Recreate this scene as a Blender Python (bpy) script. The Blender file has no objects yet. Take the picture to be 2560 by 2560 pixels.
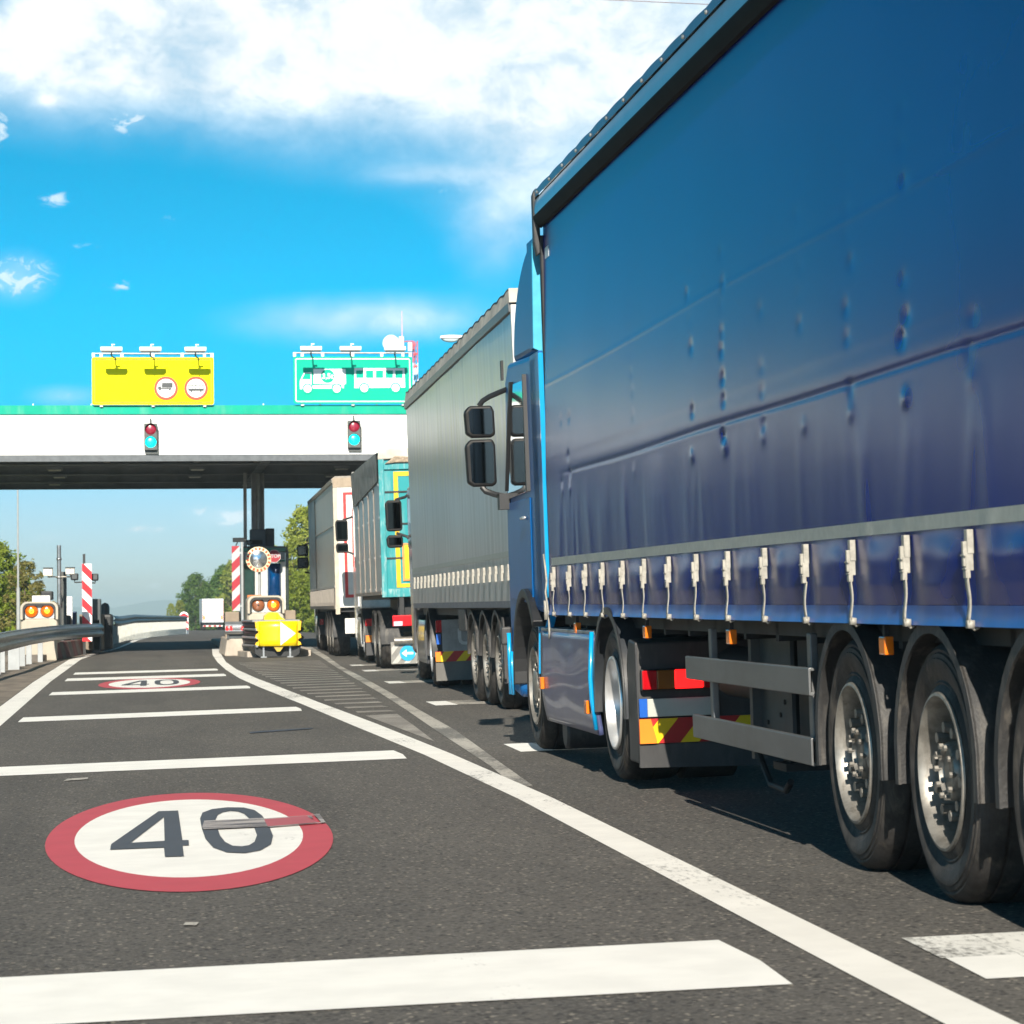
import bpy, math, random
from mathutils import Vector, Matrix
random.seed(7)
R = math.radians
# ------------------------------------------------------------------ camera
F = 6900.0
YAW, PIT, ROL, EYE = math.atan(908/F), math.atan(234/F), R(.6), 1.213
EC = Vector((0, 0, EYE))
_f0 = Vector((math.sin(YAW), math.cos(YAW), 0)); _r0 = Vector((math.cos(YAW), -math.sin(YAW), 0)); _z = Vector((0, 0, 1))
FW = _f0*math.cos(PIT)+_z*math.sin(PIT); _u0 = _z*math.cos(PIT)-_f0*math.sin(PIT)
RT = _r0*math.cos(ROL)-_u0*math.sin(ROL); UP = _u0*math.cos(ROL)+_r0*math.sin(ROL)
sc = bpy.context.scene
cam = bpy.data.cameras.new('camera'); cam.sensor_width = 36; cam.lens = 36*F/2560
cam.clip_start = .1; cam.clip_end = 40000
cam.dof.use_dof = True; cam.dof.focus_distance = 21; cam.dof.aperture_fstop = 11
co = bpy.data.objects.new('camera', cam); sc.collection.objects.link(co)
m3 = Matrix((RT, UP, -FW)).transposed(); co.matrix_world = Matrix.Translation(EC) @ m3.to_4x4()
sc.camera = co
# ------------------------------------------------------------------ sun, sky, exposure
SD = Vector((.25, 1.8, -1)).normalized()           # the way the sunlight travels
sl = bpy.data.lights.new('sun', 'SUN'); sl.energy = 4.6; sl.angle = R(.5); sl.color = (1, .92, .79)
so = bpy.data.objects.new('sun', sl); sc.collection.objects.link(so)
so.rotation_euler = SD.to_track_quat('-Z', 'Y').to_euler(); so.location = (0, -20, 30)
sc.view_settings.view_transform = 'Standard'; sc.view_settings.look = 'None'
sc.view_settings.exposure = .85; sc.view_settings.gamma = 1
sc.render.engine = 'CYCLES'; sc.cycles.use_denoising = True
sc.cycles.max_bounces = 6; sc.cycles.glossy_bounces = 4; sc.cycles.transparent_max_bounces = 8
sc.cycles.sample_clamp_indirect = 6; sc.cycles.volume_bounces = 1

class NT:
    def __init__(s, nt): s.nt = nt; s.n = nt.nodes; s.l = nt.links
    def node(s, t, **k):
        n = s.n.new(t)
        for a, v in k.items(): setattr(n, a, v)
        return n
    def put(s, sock, v):
        if isinstance(v, bpy.types.NodeSocket): s.l.new(v, sock)
        else: sock.default_value = v
    def math(s, op, a, b=0.0, c=None, clamp=False):
        n = s.node('ShaderNodeMath', operation=op, use_clamp=clamp)
        s.put(n.inputs[0], a); s.put(n.inputs[1], b)
        if c is not None: s.put(n.inputs[2], c)
        return n.outputs[0]
    def rng(s, v, a, b, c=0.0, d=1.0, smooth=True):
        n = s.node('ShaderNodeMapRange', interpolation_type='SMOOTHSTEP' if smooth else 'LINEAR')
        s.put(n.inputs[0], v)
        for i, q in enumerate((a, b, c, d)): s.put(n.inputs[i+1], q)
        return n.outputs[0]
    def mix(s, f, a, b, bl='MIX'):
        n = s.node('ShaderNodeMix', data_type='RGBA', blend_type=bl)
        s.put(n.inputs[0], f); s.put(n.inputs[6], c4(a)); s.put(n.inputs[7], c4(b)); return n.outputs[2]
    def noise(s, vec, scale, detail=3, rough=.5, dist=0.0, out=0):
        n = s.node('ShaderNodeTexNoise'); s.put(n.inputs['Vector'], vec); n.inputs['Scale'].default_value = scale
        n.inputs['Detail'].default_value = detail; n.inputs['Roughness'].default_value = rough; n.inputs['Distortion'].default_value = dist
        return n.outputs[out]
    def mapv(s, vec, loc=(0, 0, 0), scale=(1, 1, 1)):
        n = s.node('ShaderNodeMapping'); s.put(n.inputs[0], vec); n.inputs[1].default_value = loc; n.inputs[3].default_value = scale
        return n.outputs[0]
def c4(c):
    if isinstance(c, bpy.types.NodeSocket): return c
    return (*c, 1) if len(c) == 3 else c

w = bpy.data.worlds.new('World'); sc.world = w; w.use_nodes = True
T = NT(w.node_tree); T.n.clear()
geo = T.node('ShaderNodeTexCoord').outputs['Generated']
sx = T.node('ShaderNodeSeparateXYZ'); T.put(sx.inputs[0], geo)
X, Y_, Z_ = sx.outputs
# the band of sky just over the horizon is seen through a long lens: look the sky colour up a little higher
zc = T.math('MULTIPLY', T.math('MAXIMUM', Z_, 0.0), 4.6)
cb = T.node('ShaderNodeCombineXYZ'); T.put(cb.inputs[0], X); T.put(cb.inputs[1], Y_); T.put(cb.inputs[2], T.math('ADD', zc, .02))
nv = T.node('ShaderNodeVectorMath', operation='NORMALIZE'); T.put(nv.inputs[0], cb.outputs[0])
sky = T.node('ShaderNodeTexSky', sky_type='NISHITA'); sky.sun_disc = False
sky.sun_elevation = R(28.8); sky.sun_rotation = math.pi+math.atan(.25/1.8); sky.altitude = 200; sky.air_density = 1.0; sky.dust_density = .6; sky.ozone_density = 2.2
T.put(sky.inputs[0], nv.outputs[0])
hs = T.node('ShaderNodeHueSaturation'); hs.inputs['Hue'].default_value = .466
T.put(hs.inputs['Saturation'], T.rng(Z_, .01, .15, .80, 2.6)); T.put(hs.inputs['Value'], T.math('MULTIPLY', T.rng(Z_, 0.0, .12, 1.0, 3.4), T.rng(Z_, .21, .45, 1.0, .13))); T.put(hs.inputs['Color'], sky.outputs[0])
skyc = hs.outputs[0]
az = T.math('MULTIPLY', T.math('ARCTAN2', X, Y_), 57.2958)
el = T.math('MULTIPLY', T.math('ARCSINE', Z_), 57.2958)
pc = T.node('ShaderNodeCombineXYZ'); T.put(pc.inputs[0], az); T.put(pc.inputs[1], el)
P2 = pc.outputs[0]
n1 = T.noise(T.mapv(P2, (3, 1, 0), (1, 1.5, 1)), .42, 6, .58, .35)
n2 = T.noise(T.mapv(P2, (9, 4, 0), (1, 1.35, 1)), 1.6, 6, .6, .5)
nz = T.math('ADD', T.math('MULTIPLY', n1, .72), T.math('MULTIPLY', n2, .28))
def blob(x, y, rx, ry, amp=1.0, soft=1.0):
    """a cloud bank centred at az/el degrees"""
    a = T.math('MULTIPLY', T.math('SUBTRACT', az, x), 1/rx); b = T.math('MULTIPLY', T.math('SUBTRACT', el, y), 1/ry)
    d = T.math('ADD', T.math('MULTIPLY', a, a), T.math('MULTIPLY', b, b))
    return T.math('MULTIPLY', T.math('POWER', 2.718, T.math('MULTIPLY', d, -1.0)), amp)
def AE(x, y): return 7.5+math.degrees(math.atan((x-1280)/F)), math.degrees(math.atan((1514-y)/F))
acc = None
for (x, y, rx, ry, amp) in [(150, 70, 330, 190, .95), (560, 60, 360, 170, .9), (700, 200, 260, 150, .55), (1050, 80, 420, 220, .68), (1330, 150, 330, 230, .85), (1650, 120, 500, 300, .9), (1320, 470, 110, 130, .5), (1230, 590, 90, 110, .40), (1090, 430, 150, 26, .35),
        (40, 690, 90, 60, .45),
        (800, 800, 210, 52, .62), (1050, 790, 170, 50, .55), (130, 250, 34, 20, .5), (170, 985, 90, 26, .5), (570, 1285, 100, 30, .35), (120, 1335, 40, 12, .3), (760, 1290, 60, 22, .5), (90, 150, 260, 110, .5), (430, 120, 230, 120, .4), (830, 60, 260, 120, .45)]:
    a, e = AE(x, y)
    b = blob(a, e, math.degrees(rx/F), math.degrees(ry/F), amp)
    acc = b if acc is None else T.math('MAXIMUM', acc, b) if len(str(x)) == 99 else T.math('ADD', acc, b)
acc = T.math('MINIMUM', acc, 1.25)
acc2 = None
for (x, y, rx, ry, amp) in [(40, 690, 110, 62, 1.0), (0, 320, 34, 60, .9), (330, 300, 70, 42, .95), (215, 390, 26, 18, .8), (140, 495, 60, 26, .75), (440, 540, 60, 20, .45), (225, 612, 70, 14, .6), (300, 708, 44, 18, .85), (130, 245, 60, 30, .9), (40, 225, 90, 36, .9), (590, 1290, 90, 26, .95), (500, 1272, 60, 20, .8), (370, 1315, 60, 12, 1.0), (170, 985, 90, 26, .6), (1150, 470, 170, 22, .55), (1290, 560, 80, 110, .6), (375, 1455, 40, 12, .7), (310, 1465, 40, 10, .6)]:
    a, e = AE(x, y); b = blob(a, e, math.degrees(rx/F), math.degrees(ry/F), amp); acc2 = b if acc2 is None else T.math('MAXIMUM', acc2, b)
n3 = T.noise(T.mapv(P2, (2, 7, 0), (1, 1.5, 1)), 2.2, 7, .62, .8)
puff = T.rng(T.math('MULTIPLY', acc2, T.rng(n3, .30, .68, .15, 1.0)), .26, .78)
# the rest of the sky, away from the photograph's window: scattered banks from plain noise
wide = T.math('MULTIPLY', T.rng(T.noise(T.mapv(P2, (0, 0, 5), (.5, 1.1, 1)), .12, 3, .5), .45, .7), T.math('ADD', T.rng(el, 13, 20), T.math('MULTIPLY', T.rng(az, 20, 30), T.rng(el, 3, 8))))
acc = T.math('ADD', acc, T.math('MULTIPLY', wide, .35))
cov = T.math('MULTIPLY', acc, T.math('ADD', .02, T.math('MULTIPLY', nz, 2.02)))
cl = T.math('MAXIMUM', T.math('POWER', T.rng(cov, .06, 1.30, smooth=False), 1.15), T.math('MULTIPLY', puff, .72))
shade = T.rng(nz, .35, .7, .86, 1.05)
ccol = T.mix(cl, (10.2, 12.4, 13.8), (12.2, 13.1, 13.5))
cs = T.node('ShaderNodeVectorMath', operation='SCALE'); T.put(cs.inputs[0], ccol); T.put(cs.inputs['Scale'], shade)
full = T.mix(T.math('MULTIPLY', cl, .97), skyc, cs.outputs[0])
# below the horizon: plain ground tone
full = T.mix(T.rng(Z_, -.012, -.002), (1.2, 1.3, 1.1), full)
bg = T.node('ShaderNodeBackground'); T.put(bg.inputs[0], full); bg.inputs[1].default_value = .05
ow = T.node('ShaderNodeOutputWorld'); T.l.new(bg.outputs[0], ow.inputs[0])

# ------------------------------------------------------------------ ground shape and sight-line helpers
def gz(x, y):
    c = .025 if y < 30 else .025-.015*min(1, (y-30)/40)
    z = c*max(-12, min(20, x))
    if y > 110: z -= .0065*(min(y, 420)-110)+.004*max(0, y-420)
    return z
def at(px, py, y):
    """the place at distance y that is seen in the 2560 px photograph at px, py"""
    d = FW*F+RT*(px-1280)-UP*(py-1280)
    return EC+d*(y/d.y)
def ax(px, py, y): return at(px, py, y).x
def azz(px, py, y): return at(px, py, y).z

# ------------------------------------------------------------------ materials
MC = {}
def mat(name, col, rough=.6, metal=0.0, var=.12, vs=6.0, bump=0.0, bs=40.0, coat=0.0, emit=None, es=1.0, spec=.5, dirt=0.0, trans=0.0, col2=None, mv=(1, 1, 1), dcol=(.12, .10, .08), rvar=0.0):
    if name in MC: return MC[name]
    m = bpy.data.materials.new(name); m.use_nodes = True; t = NT(m.node_tree); b = t.n['Principled BSDF']
    tc = t.node('ShaderNodeTexCoord').outputs['Object']; v = t.mapv(tc, (0, 0, 0), mv)
    n = t.noise(v, vs, 4, .6)
    a = t.mix(t.rng(n, .3, .7), tuple(c*(1-var) for c in col), col2 if col2 else tuple(min(1, c*(1+var)) for c in col))
    if dirt:
        d = t.noise(t.mapv(tc, (4, 2, 1), (2.5*mv[0], 2.5*mv[1], .5*mv[2])), vs*.8, 5, .65)
        a = t.mix(t.math('MULTIPLY', t.rng(d, .48, .78), dirt), a, dcol)
    t.put(b.inputs['Base Color'], a)
    if rvar: t.put(b.inputs['Roughness'], t.rng(n, .2, .8, max(.02, rough-rvar), min(1, rough+rvar)))
    else: b.inputs['Roughness'].default_value = rough
    b.inputs['Metallic'].default_value = metal
    b.inputs['Coat Weight'].default_value = coat; b.inputs['Coat Roughness'].default_value = .06
    b.inputs['Specular IOR Level'].default_value = spec
    if trans: b.inputs['Transmission Weight'].default_value = trans
    if emit: b.inputs['Emission Color'].default_value = (*emit, 1); b.inputs['Emission Strength'].default_value = es
    if bump:
        bn = t.node('ShaderNodeBump'); bn.inputs['Strength'].default_value = bump; bn.inputs['Distance'].default_value = .01
        t.put(bn.inputs['Height'], t.noise(v, bs, 3, .6)); t.put(b.inputs['Normal'], bn.outputs[0])
    MC[name] = m; return m

def asphalt():
    m = bpy.data.materials.new('asphalt'); m.use_nodes = True; t = NT(m.node_tree); b = t.n['Principled BSDF']
    v = t.node('ShaderNodeTexCoord').outputs['Object']
    big = t.noise(t.mapv(v, (0, 0, 0), (1, .25, 1)), .9, 4, .6); mid = t.noise(v, 13, 4, .65); fine = t.noise(v, 50, 5, .78)
    vo = t.node('ShaderNodeTexVoronoi'); vo.inputs['Scale'].default_value = 44; t.put(vo.inputs['Vector'], v)
    ran = t.node('ShaderNodeSeparateColor'); t.put(ran.inputs[0], vo.outputs['Color'])
    a = t.mix(t.rng(big, .3, .7), (.072, .068, .064), (.104, .097, .089))
    a = t.mix(t.math('MULTIPLY', t.rng(mid, .35, .75), .35), a, (.120, .112, .102))
    a = t.mix(t.math('MULTIPLY', t.rng(fine, .47, .68), .9), a, (.20, .188, .168))
    chip = t.math('MULTIPLY', t.rng(ran.outputs[0], .86, .90), t.rng(vo.outputs['Distance'], .50, .30))
    a = t.mix(t.math('MULTIPLY', chip, .62), a, (.42, .38, .31))
    wt = t.noise(t.mapv(v, (0, 0, 0), (1.1, .04, 1)), 1.0, 2, .5); a = t.mix(t.math('MULTIPLY', t.rng(wt, .5, .72), .30), a, (.045, .043, .042)); st = t.noise(t.mapv(v, (7, 3, 0), (1, .3, 1)), .35, 5, .7); a = t.mix(t.math('MULTIPLY', t.rng(st, .55, .75), .35), a, (.16, .148, .13))
    dark = t.math('MULTIPLY', t.rng(ran.outputs[1], .66, .70), t.rng(vo.outputs['Distance'], .55, .35))
    a = t.mix(t.math('MULTIPLY', dark, .8), a, (.025, .025, .026))
    t.put(b.inputs['Base Color'], a); b.inputs['Roughness'].default_value = .82; b.inputs['Specular IOR Level'].default_value = .28
    bn = t.node('ShaderNodeBump'); bn.inputs['Strength'].default_value = .55; bn.inputs['Distance'].default_value = .006
    t.put(bn.inputs['Height'], t.math('ADD', fine, t.math('MULTIPLY', vo.outputs['Distance'], .8))); t.put(b.inputs['Normal'], bn.outputs[0])
    return m
def paint(name, col, wear, wearcol=(.10, .098, .092), edge=.5, mv=(1, 1, 1)):
    m = bpy.data.materials.new(name); m.use_nodes = True; t = NT(m.node_tree); b = t.n['Principled BSDF']
    v = t.node('ShaderNodeTexCoord').outputs['Object']; v2 = t.mapv(v, (0, 0, 0), mv)
    n = t.math('ADD', t.math('MULTIPLY', t.noise(v2, 1.3, 3, .6), .5), t.math('MULTIPLY', t.noise(v2, 38, 5, .75), .5))
    a = t.mix(t.rng(t.noise(v, 3, 4, .6), .3, .7), tuple(c*.90 for c in col), col)
    a = t.mix(t.rng(n, 1-wear-.06, 1-wear+.07, 0, .9), a, wearcol)
    t.put(b.inputs['Base Color'], a); b.inputs['Roughness'].default_value = .62
    bn = t.node('ShaderNodeBump'); bn.inputs['Strength'].default_value = .3; bn.inputs['Distance'].default_value = .004
    t.put(bn.inputs['Height'], t.noise(v, 90, 3, .6)); t.put(b.inputs['Normal'], bn.outputs[0])
    return m

# ------------------------------------------------------------------ mesh helpers
col = sc.collection
class MB:
    def __init__(s): s.v = []; s.f = []; s.m = []
    def add(s, vs, fs, mi=0):
        o = len(s.v); s.v += [tuple(v) for v in vs]; s.f += [tuple(i+o for i in f) for f in fs]; s.m += [mi]*len(fs); return s
    def box(s, x0, x1, y0, y1, z0, z1, mi=0):
        x0, x1 = sorted((x0, x1)); y0, y1 = sorted((y0, y1)); z0, z1 = sorted((z0, z1))
        v = [(x, y, z) for z in (z0, z1) for y in (y0, y1) for x in (x0, x1)]
        return s.add(v, [(0, 2, 3, 1), (4, 5, 7, 6), (0, 1, 5, 4), (2, 6, 7, 3), (0, 4, 6, 2), (1, 3, 7, 5)], mi)
    def tube(s, pts, r, n=10, mi=0, caps=True, r2=None):
        pts = [Vector(p) for p in pts]; L = len(pts); o = len(s.v); ref = None
        for i, p in enumerate(pts):
            d = (pts[min(i+1, L-1)]-pts[max(i-1, 0)]).normalized()
            if ref is None: ref = Vector((0, 0, 1)) if abs(d.z) < .9 else Vector((1, 0, 0))
            a = d.cross(ref).normalized(); b = a.cross(d); ref = b
            rr = r if r2 is None else r+(r2-r)*i/(L-1)
            if isinstance(r, (list, tuple)): rr = r[i]
            for k in range(n):
                t = 2*math.pi*k/n; s.v.append(tuple(p+(a*math.cos(t)+b*math.sin(t))*rr))
        for i in range(L-1):
            for k in range(n):
                s.f.append((o+i*n+k, o+i*n+(k+1) % n, o+(i+1)*n+(k+1) % n, o+(i+1)*n+k)); s.m.append(mi)
        if caps:
            s.f.append(tuple(o+k for k in range(n))[::-1]); s.f.append(tuple(o+(L-1)*n+k for k in range(n))); s.m += [mi, mi]
        return s
    def lathe(s, prof, c, axis='x', n=40, mi=0, close=False):
        """prof: (offset along axis, radius)"""
        o = len(s.v); c = Vector(c)
        for (d, r) in prof:
            for k in range(n):
                t = 2*math.pi*k/n; a, b = r*math.cos(t), r*math.sin(t)
                s.v.append(tuple(c+(Vector((d, a, b)) if axis == 'x' else Vector((a, d, b)) if axis == 'y' else Vector((a, b, d)))))
        for i in range(len(prof)-1):
            for k in range(n):
                s.f.append((o+i*n+k, o+i*n+(k+1) % n, o+(i+1)*n+(k+1) % n, o+(i+1)*n+k)); s.m.append(mi)
        return s
    def prism(s, prof, axis, a, b, mi=0):
        """prof: 2-d outline; extruded along axis from a to b"""
        n = len(prof)
        def p3(p, t): return (t, p[0], p[1]) if axis == 'x' else (p[0], t, p[1]) if axis == 'y' else (p[0], p[1], t)
        v = [p3(p, a) for p in prof]+[p3(p, b) for p in prof]
        f = [tuple(range(n))[::-1], tuple(range(n, 2*n))]+[(i, (i+1) % n, n+(i+1) % n, n+i) for i in range(n)]
        return s.add(v, f, mi)
    def grid(s, fn, nu, nv, mi=0, wrap=False):
        v = [fn(i/nu, j/nv) for j in range(nv+1) for i in range(nu+1)]
        return s.add(v, [(j*(nu+1)+i, j*(nu+1)+i+1, (j+1)*(nu+1)+i+1, (j+1)*(nu+1)+i) for j in range(nv) for i in range(nu)], mi)
    def build(s, name, m, parent=None, smooth=False, bevel=0.0, seg=2, autos=None):
        me = bpy.data.meshes.new(name); me.from_pydata(s.v, [], s.f); me.update()
        for q in (m if isinstance(m, (list, tuple)) else [m]): me.materials.append(q)
        if any(s.m): me.polygons.foreach_set('material_index', s.m)
        if smooth: me.polygons.foreach_set('use_smooth', [True]*len(s.f))
        import bmesh
        bm = bmesh.new(); bm.from_mesh(me); bmesh.ops.recalc_face_normals(bm, faces=bm.faces); bm.to_mesh(me); bm.free()
        o = bpy.data.objects.new(name, me); col.objects.link(o)
        if parent: o.parent = parent
        if bevel:
            b = o.modifiers.new('bevel', 'BEVEL'); b.width = bevel; b.segments = seg; b.limit_method = 'ANGLE'; b.angle_limit = R(40)
        if autos is not None: me.set_sharp_from_angle(angle=R(autos))
        return o
def thing(name, label, cat, loc=(0, 0, 0), rot=(0, 0, 0), group=None):
    o = bpy.data.objects.new(name, None); col.objects.link(o); o.location = loc; o.rotation_euler = rot; o.empty_display_size = .3
    o['label'] = label; o['category'] = cat
    if group: o['group'] = group
    return o
def tag(o, label, cat, group=None):
    o['label'] = label; o['category'] = cat
    if group: o['group'] = group
    return o
def struct(o): o['kind'] = 'structure'; return o
def copy_tree(o, parent=None):
    c = o.copy(); col.objects.link(c); c.parent = parent
    for ch in o.children: copy_tree(ch, c)
    return c
def text_mb(s, size, depth, bold=.0):
    cu = bpy.data.curves.new('t', 'FONT'); cu.body = s; cu.size = size; cu.extrude = depth; cu.align_x = 'CENTER'; cu.align_y = 'CENTER'; cu.offset = bold; cu.resolution_u = 3
    ob = bpy.data.objects.new('t', cu); col.objects.link(ob); dg = bpy.context.evaluated_depsgraph_get(); dg.update()
    me = bpy.data.meshes.new_from_object(ob.evaluated_get(dg)); mb = MB()
    mb.add([(v.co.x, -v.co.z, v.co.y) for v in me.vertices], [tuple(p.vertices) for p in me.polygons])
    bpy.data.objects.remove(ob); bpy.data.curves.remove(cu); bpy.data.meshes.remove(me); return mb
def shift(mb, dx, dy, dz): mb.v = [(a+dx, b+dy, c+dz) for a, b, c in mb.v]; return mb
HAZE = 3e-4
# ------------------------------------------------------------------ ground, roads and painted markings
M_asph = asphalt()
M_white = paint('road_paint_white', (.88, .87, .83), .345, mv=(1, .3, 1))
M_line = paint('edge_line_paint', (.85, .83, .78), .40, mv=(1, .3, 1))
M_old = paint('worn_road_paint', (.48, .45, .40), .50, (.12, .115, .105), mv=(1, .4, 1))
M_half = paint('scuffed_road_paint', (.78, .77, .73), .42, mv=(1, .4, 1))
M_faint = paint('faded_hatch_paint', (.40, .37, .33), .53, (.20, .18, .16))
M_red = paint('red_road_paint', (.52, .075, .095), .30)
M_black = paint('dark_figure_paint', (.075, .082, .098), .26, (.12, .12, .12))
M_shoulder = mat('stained_concrete', (.185, .155, .125), .85, var=.28, vs=2.2, bump=.5, bs=30, dirt=.6, dcol=(.09, .075, .06), mv=(1, .4, 1))
M_grass = mat('verge_grass', (.07, .11, .025), .95, var=.4, vs=.8, bump=.8, bs=5, col2=(.12, .14, .05))
def sheet(name, xs, ys, m, dz=0.0, xf=None):
    mb = MB(); v = []
    for y in ys:
        for x in xs:
            xx = xf(x, y) if xf else x
            v.append((xx, y, gz(xx, y)+dz))
    n = len(xs)
    mb.add(v, [(j*n+i, j*n+i+1, (j+1)*n+i+1, (j+1)*n+i) for j in range(len(ys)-1) for i in range(n-1)])
    return struct(mb.build(name, m))
XS = [-3000, -900, -300, -120, -60, -30, -20, -12, -8, -4, 0, 4, 8, 12, 16, 20, 30, 60, 120, 300, 900, 3000]
YS = [-300, -60, -20, -10, 0]+list(range(2, 112, 2))+list(range(112, 420, 14))+[420, 600, 900, 1500, 2500, 4500, 8000]
sheet('ground', XS, YS, M_grass, -.06)
plaza_y = [y for y in YS if -60 <= y <= 138]
sheet('road', [-4.5, -4, -2, 0, 4, 8, 12, 16, 20, 30, 40], plaza_y, M_asph)
PATH = [(105, -.65), (152, .14), (250, 2.01), (330, 4.2), (407, 6.74), (600, 16), (900, 40), (1500, 110)]
def lx(y):
    if y <= 105: return -1.0+(y-87)*.0194
    for (a, b), (c, d) in zip(PATH, PATH[1:]):
        if y <= c: return b+(d-b)*(y-a)/(c-a)
    return PATH[-1][1]
sheet('motorway', [-.9, 0, 2, 4, 6, 9], [y for y in YS if 124 <= y <= 1500], M_asph, .004, lambda x, y: lx(y)+x)
# left hard shoulder, stained concrete
def lline(y):   # left side of the left edge line
    pts = [(-10, -1.90), (31, -1.92), (36.6, -1.95), (48.9, -2.02), (69.7, -2.0), (78, -1.62), (87.4, -1.12), (105, -.70)]
    for (a, b), (c, d) in zip(pts, pts[1:]):
        if y <= c: return b+(d-b)*(y-a)/(c-a)
    return lx(y)-.05
sheet('shoulder', [0, 1], [y for y in YS if -10 <= y <= 104], M_shoulder, .002, lambda x, y: (-4.2 if x == 0 else lline(y)-.02))
def strip(name, left, right, m, dz=.004, step=1.0):
    """ribbon between two polylines given as (x, y) at the same places along"""
    mb = MB(); L = []
    for (a, b), (a2, b2) in zip(zip(left, right), zip(left[1:], right[1:])):
        n = max(1, int(abs(a2[1]-a[1])/step))
        for i in range(n):
            t = i/n; L.append(((a[0]+(a2[0]-a[0])*t, a[1]+(a2[1]-a[1])*t), (b[0]+(b2[0]-b[0])*t, b[1]+(b2[1]-b[1])*t)))
    L.append((left[-1], right[-1])); v = []
    for a, b in L: v += [(a[0], a[1], gz(*a)+dz), (b[0], b[1], gz(*b)+dz)]
    mb.add(v, [(2*i, 2*i+1, 2*i+3, 2*i+2) for i in range(len(L)-1)])
    return struct(mb.build(name, m))
ll = [y for y in (-5, 10, 20, 31, 34, 36.6, 42, 48.9, 60, 69.7, 74, 78, 83, 87.4, 105)]
strip('edge_line', [(lline(y), y) for y in ll], [(lline(y)+(.30 if y < 72 else .22 if y < 80 else .14), y) for y in ll], M_line)
fy = [105, 130, 152, 200, 250, 330, 407, 600]
strip('edge_line', [(lx(y)-.1, y) for y in fy], [(lx(y)+.12, y) for y in fy], M_line, .010)
# right edge line of the car lane, curving round the island nose
rlL = [(2.15, -4), (2.15, 8.4), (2.18, 16.4), (2.12, 21.5), (1.97, 27.3), (1.82, 33.7), (1.61, 41.6), (1.50, 47), (1.46, 54), (1.49, 61.9), (1.60, 71.5), (1.84, 83)]
rlR = [(2.34, -4), (2.34, 8.4), (2.38, 16.4), (2.33, 21.5), (2.22, 27.3), (2.06, 33.7), (1.89, 41.6), (1.77, 47), (1.67, 54), (1.68, 61.9), (1.83, 71.5), (2.10, 83)]
strip('edge_line', rlL, rlR, M_line)
strip('lane_line', [(2.30, 17.5), (2.42, 19.7), (2.62, 25.5), (2.82, 30.8), (3.02, 36.4), (3.28, 44.6), (3.55, 53), (3.99, 65), (4.56, 83)],
      [(2.42, 17.5), (2.52, 19.7), (2.78, 25.2), (2.95, 30.7), (3.18, 37), (3.43, 44.6), (3.70, 53.9), (4.22, 66.5), (4.79, 83)], M_old, .0035)
def patch(name, pts, m, dz=.004, ny=1):
    """flat painted patch: outline in ground x, y (convex quads split lengthwise)"""
    mb = MB(); mb.add([(x, y, gz(x, y)+dz) for x, y in pts], [tuple(range(len(pts)))]); return struct(mb.build(name, m))
for (y0, y1, xr, xl) in [(8.27, 9.40, 1.95, -1.62), (21.1, 22.33, 1.96, -1.55), (31.4, 32.75, 1.72, -1.47), (40.95, 42.45, 1.48, -1.47), (48.85, 50.65, 1.34, -1.48), (53.5, 55.25, 1.31, -1.46)]:
    patch('rumble_bar', [(xl, y0), (xr-.015, y0), (xr+.01, (y0+y1)/2), (xr-.01, y1), (xl, y1)], M_white)
for (y0, y1, xa, m) in [(8.16, 8.66, 2.51, M_white), (8.66, 9.2, 2.515, M_half), (21.35, 22.58, 2.86, M_white), (31.4, 32.75, 3.23, M_white), (40.9, 42.1, 3.52, M_half), (49.0, 50.2, 3.79, M_half), (54.0, 55.2, 3.92, M_half)]:
    patch('rumble_bar', [(xa, y0), (xa+.26, y0), (xa+.26, y1), (xa+.02, y1)], m)
    patch('rumble_bar', [(xa+.262, y0), (xa+3.0, y0), (xa+3.0, y1), (xa+.262, y1)], m if y0 < 9 else M_old)
y = 30.2; k = 0
while y < 60.5:
    t = (y-30)/30
    xa = 2.26-.01*(y-30)*1.9 if y < 45 else 1.98-.006*(y-45)
    xb = 2.66+(y-30)*.034
    patch('island_hatching', [(max(xa, 1.86)+random.uniform(-.02, .03), y), (xb, y), (xb+random.uniform(-.05, .03), y+.46), (max(xa, 1.86), y+.46)], M_faint, .0035)
    y += 1.42
patch('island_hatching', [(2.27, 29.4), (2.33, 26.7), (2.40, 23.4), (2.53, 26.75), (2.62, 29.5)], M_faint, .0035)
def ring(mb, cx, cy, rx, ry, r0, r1, dz, n=72):
    def f(u, v):
        a = u*2*math.pi; r = r0+(r1-r0)*v; x = cx+rx*r*math.cos(a); y = cy+ry*r*math.sin(a); return (x, y, gz(x, y)+dz)
    mb.grid(f, n, 6)
FOUR = [(-.536, -.293), (-.536, -.19), (-.204, .502), (-.051, .498), (-.050, -.175), (-.008, -.180), (-.012, -.280), (-.054, -.279), (-.055, -.472), (-.177, -.468), (-.179, -.300)]
HOLE = [(-.405, -.180), (-.166, .350), (-.172, -.174)]
ZO = [(.100, .05), (.104, .272), (.134, .415), (.215, .495), (.338, .525), (.465, .50), (.540, .42), (.574, .28), (.584, .05), (.574, -.17), (.53, -.33), (.445, -.43), (.335, -.468), (.225, -.44), (.145, -.34), (.108, -.17)]
ZI = [(.212, .04), (.218, .24), (.245, .345), (.290, .405), (.350, .43), (.405, .41), (.446, .345), (.466, .24), (.474, .04), (.466, -.15), (.43, -.27), (.385, -.33), (.335, -.345), (.275, -.325), (.235, -.25), (.214, -.12)]
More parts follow.
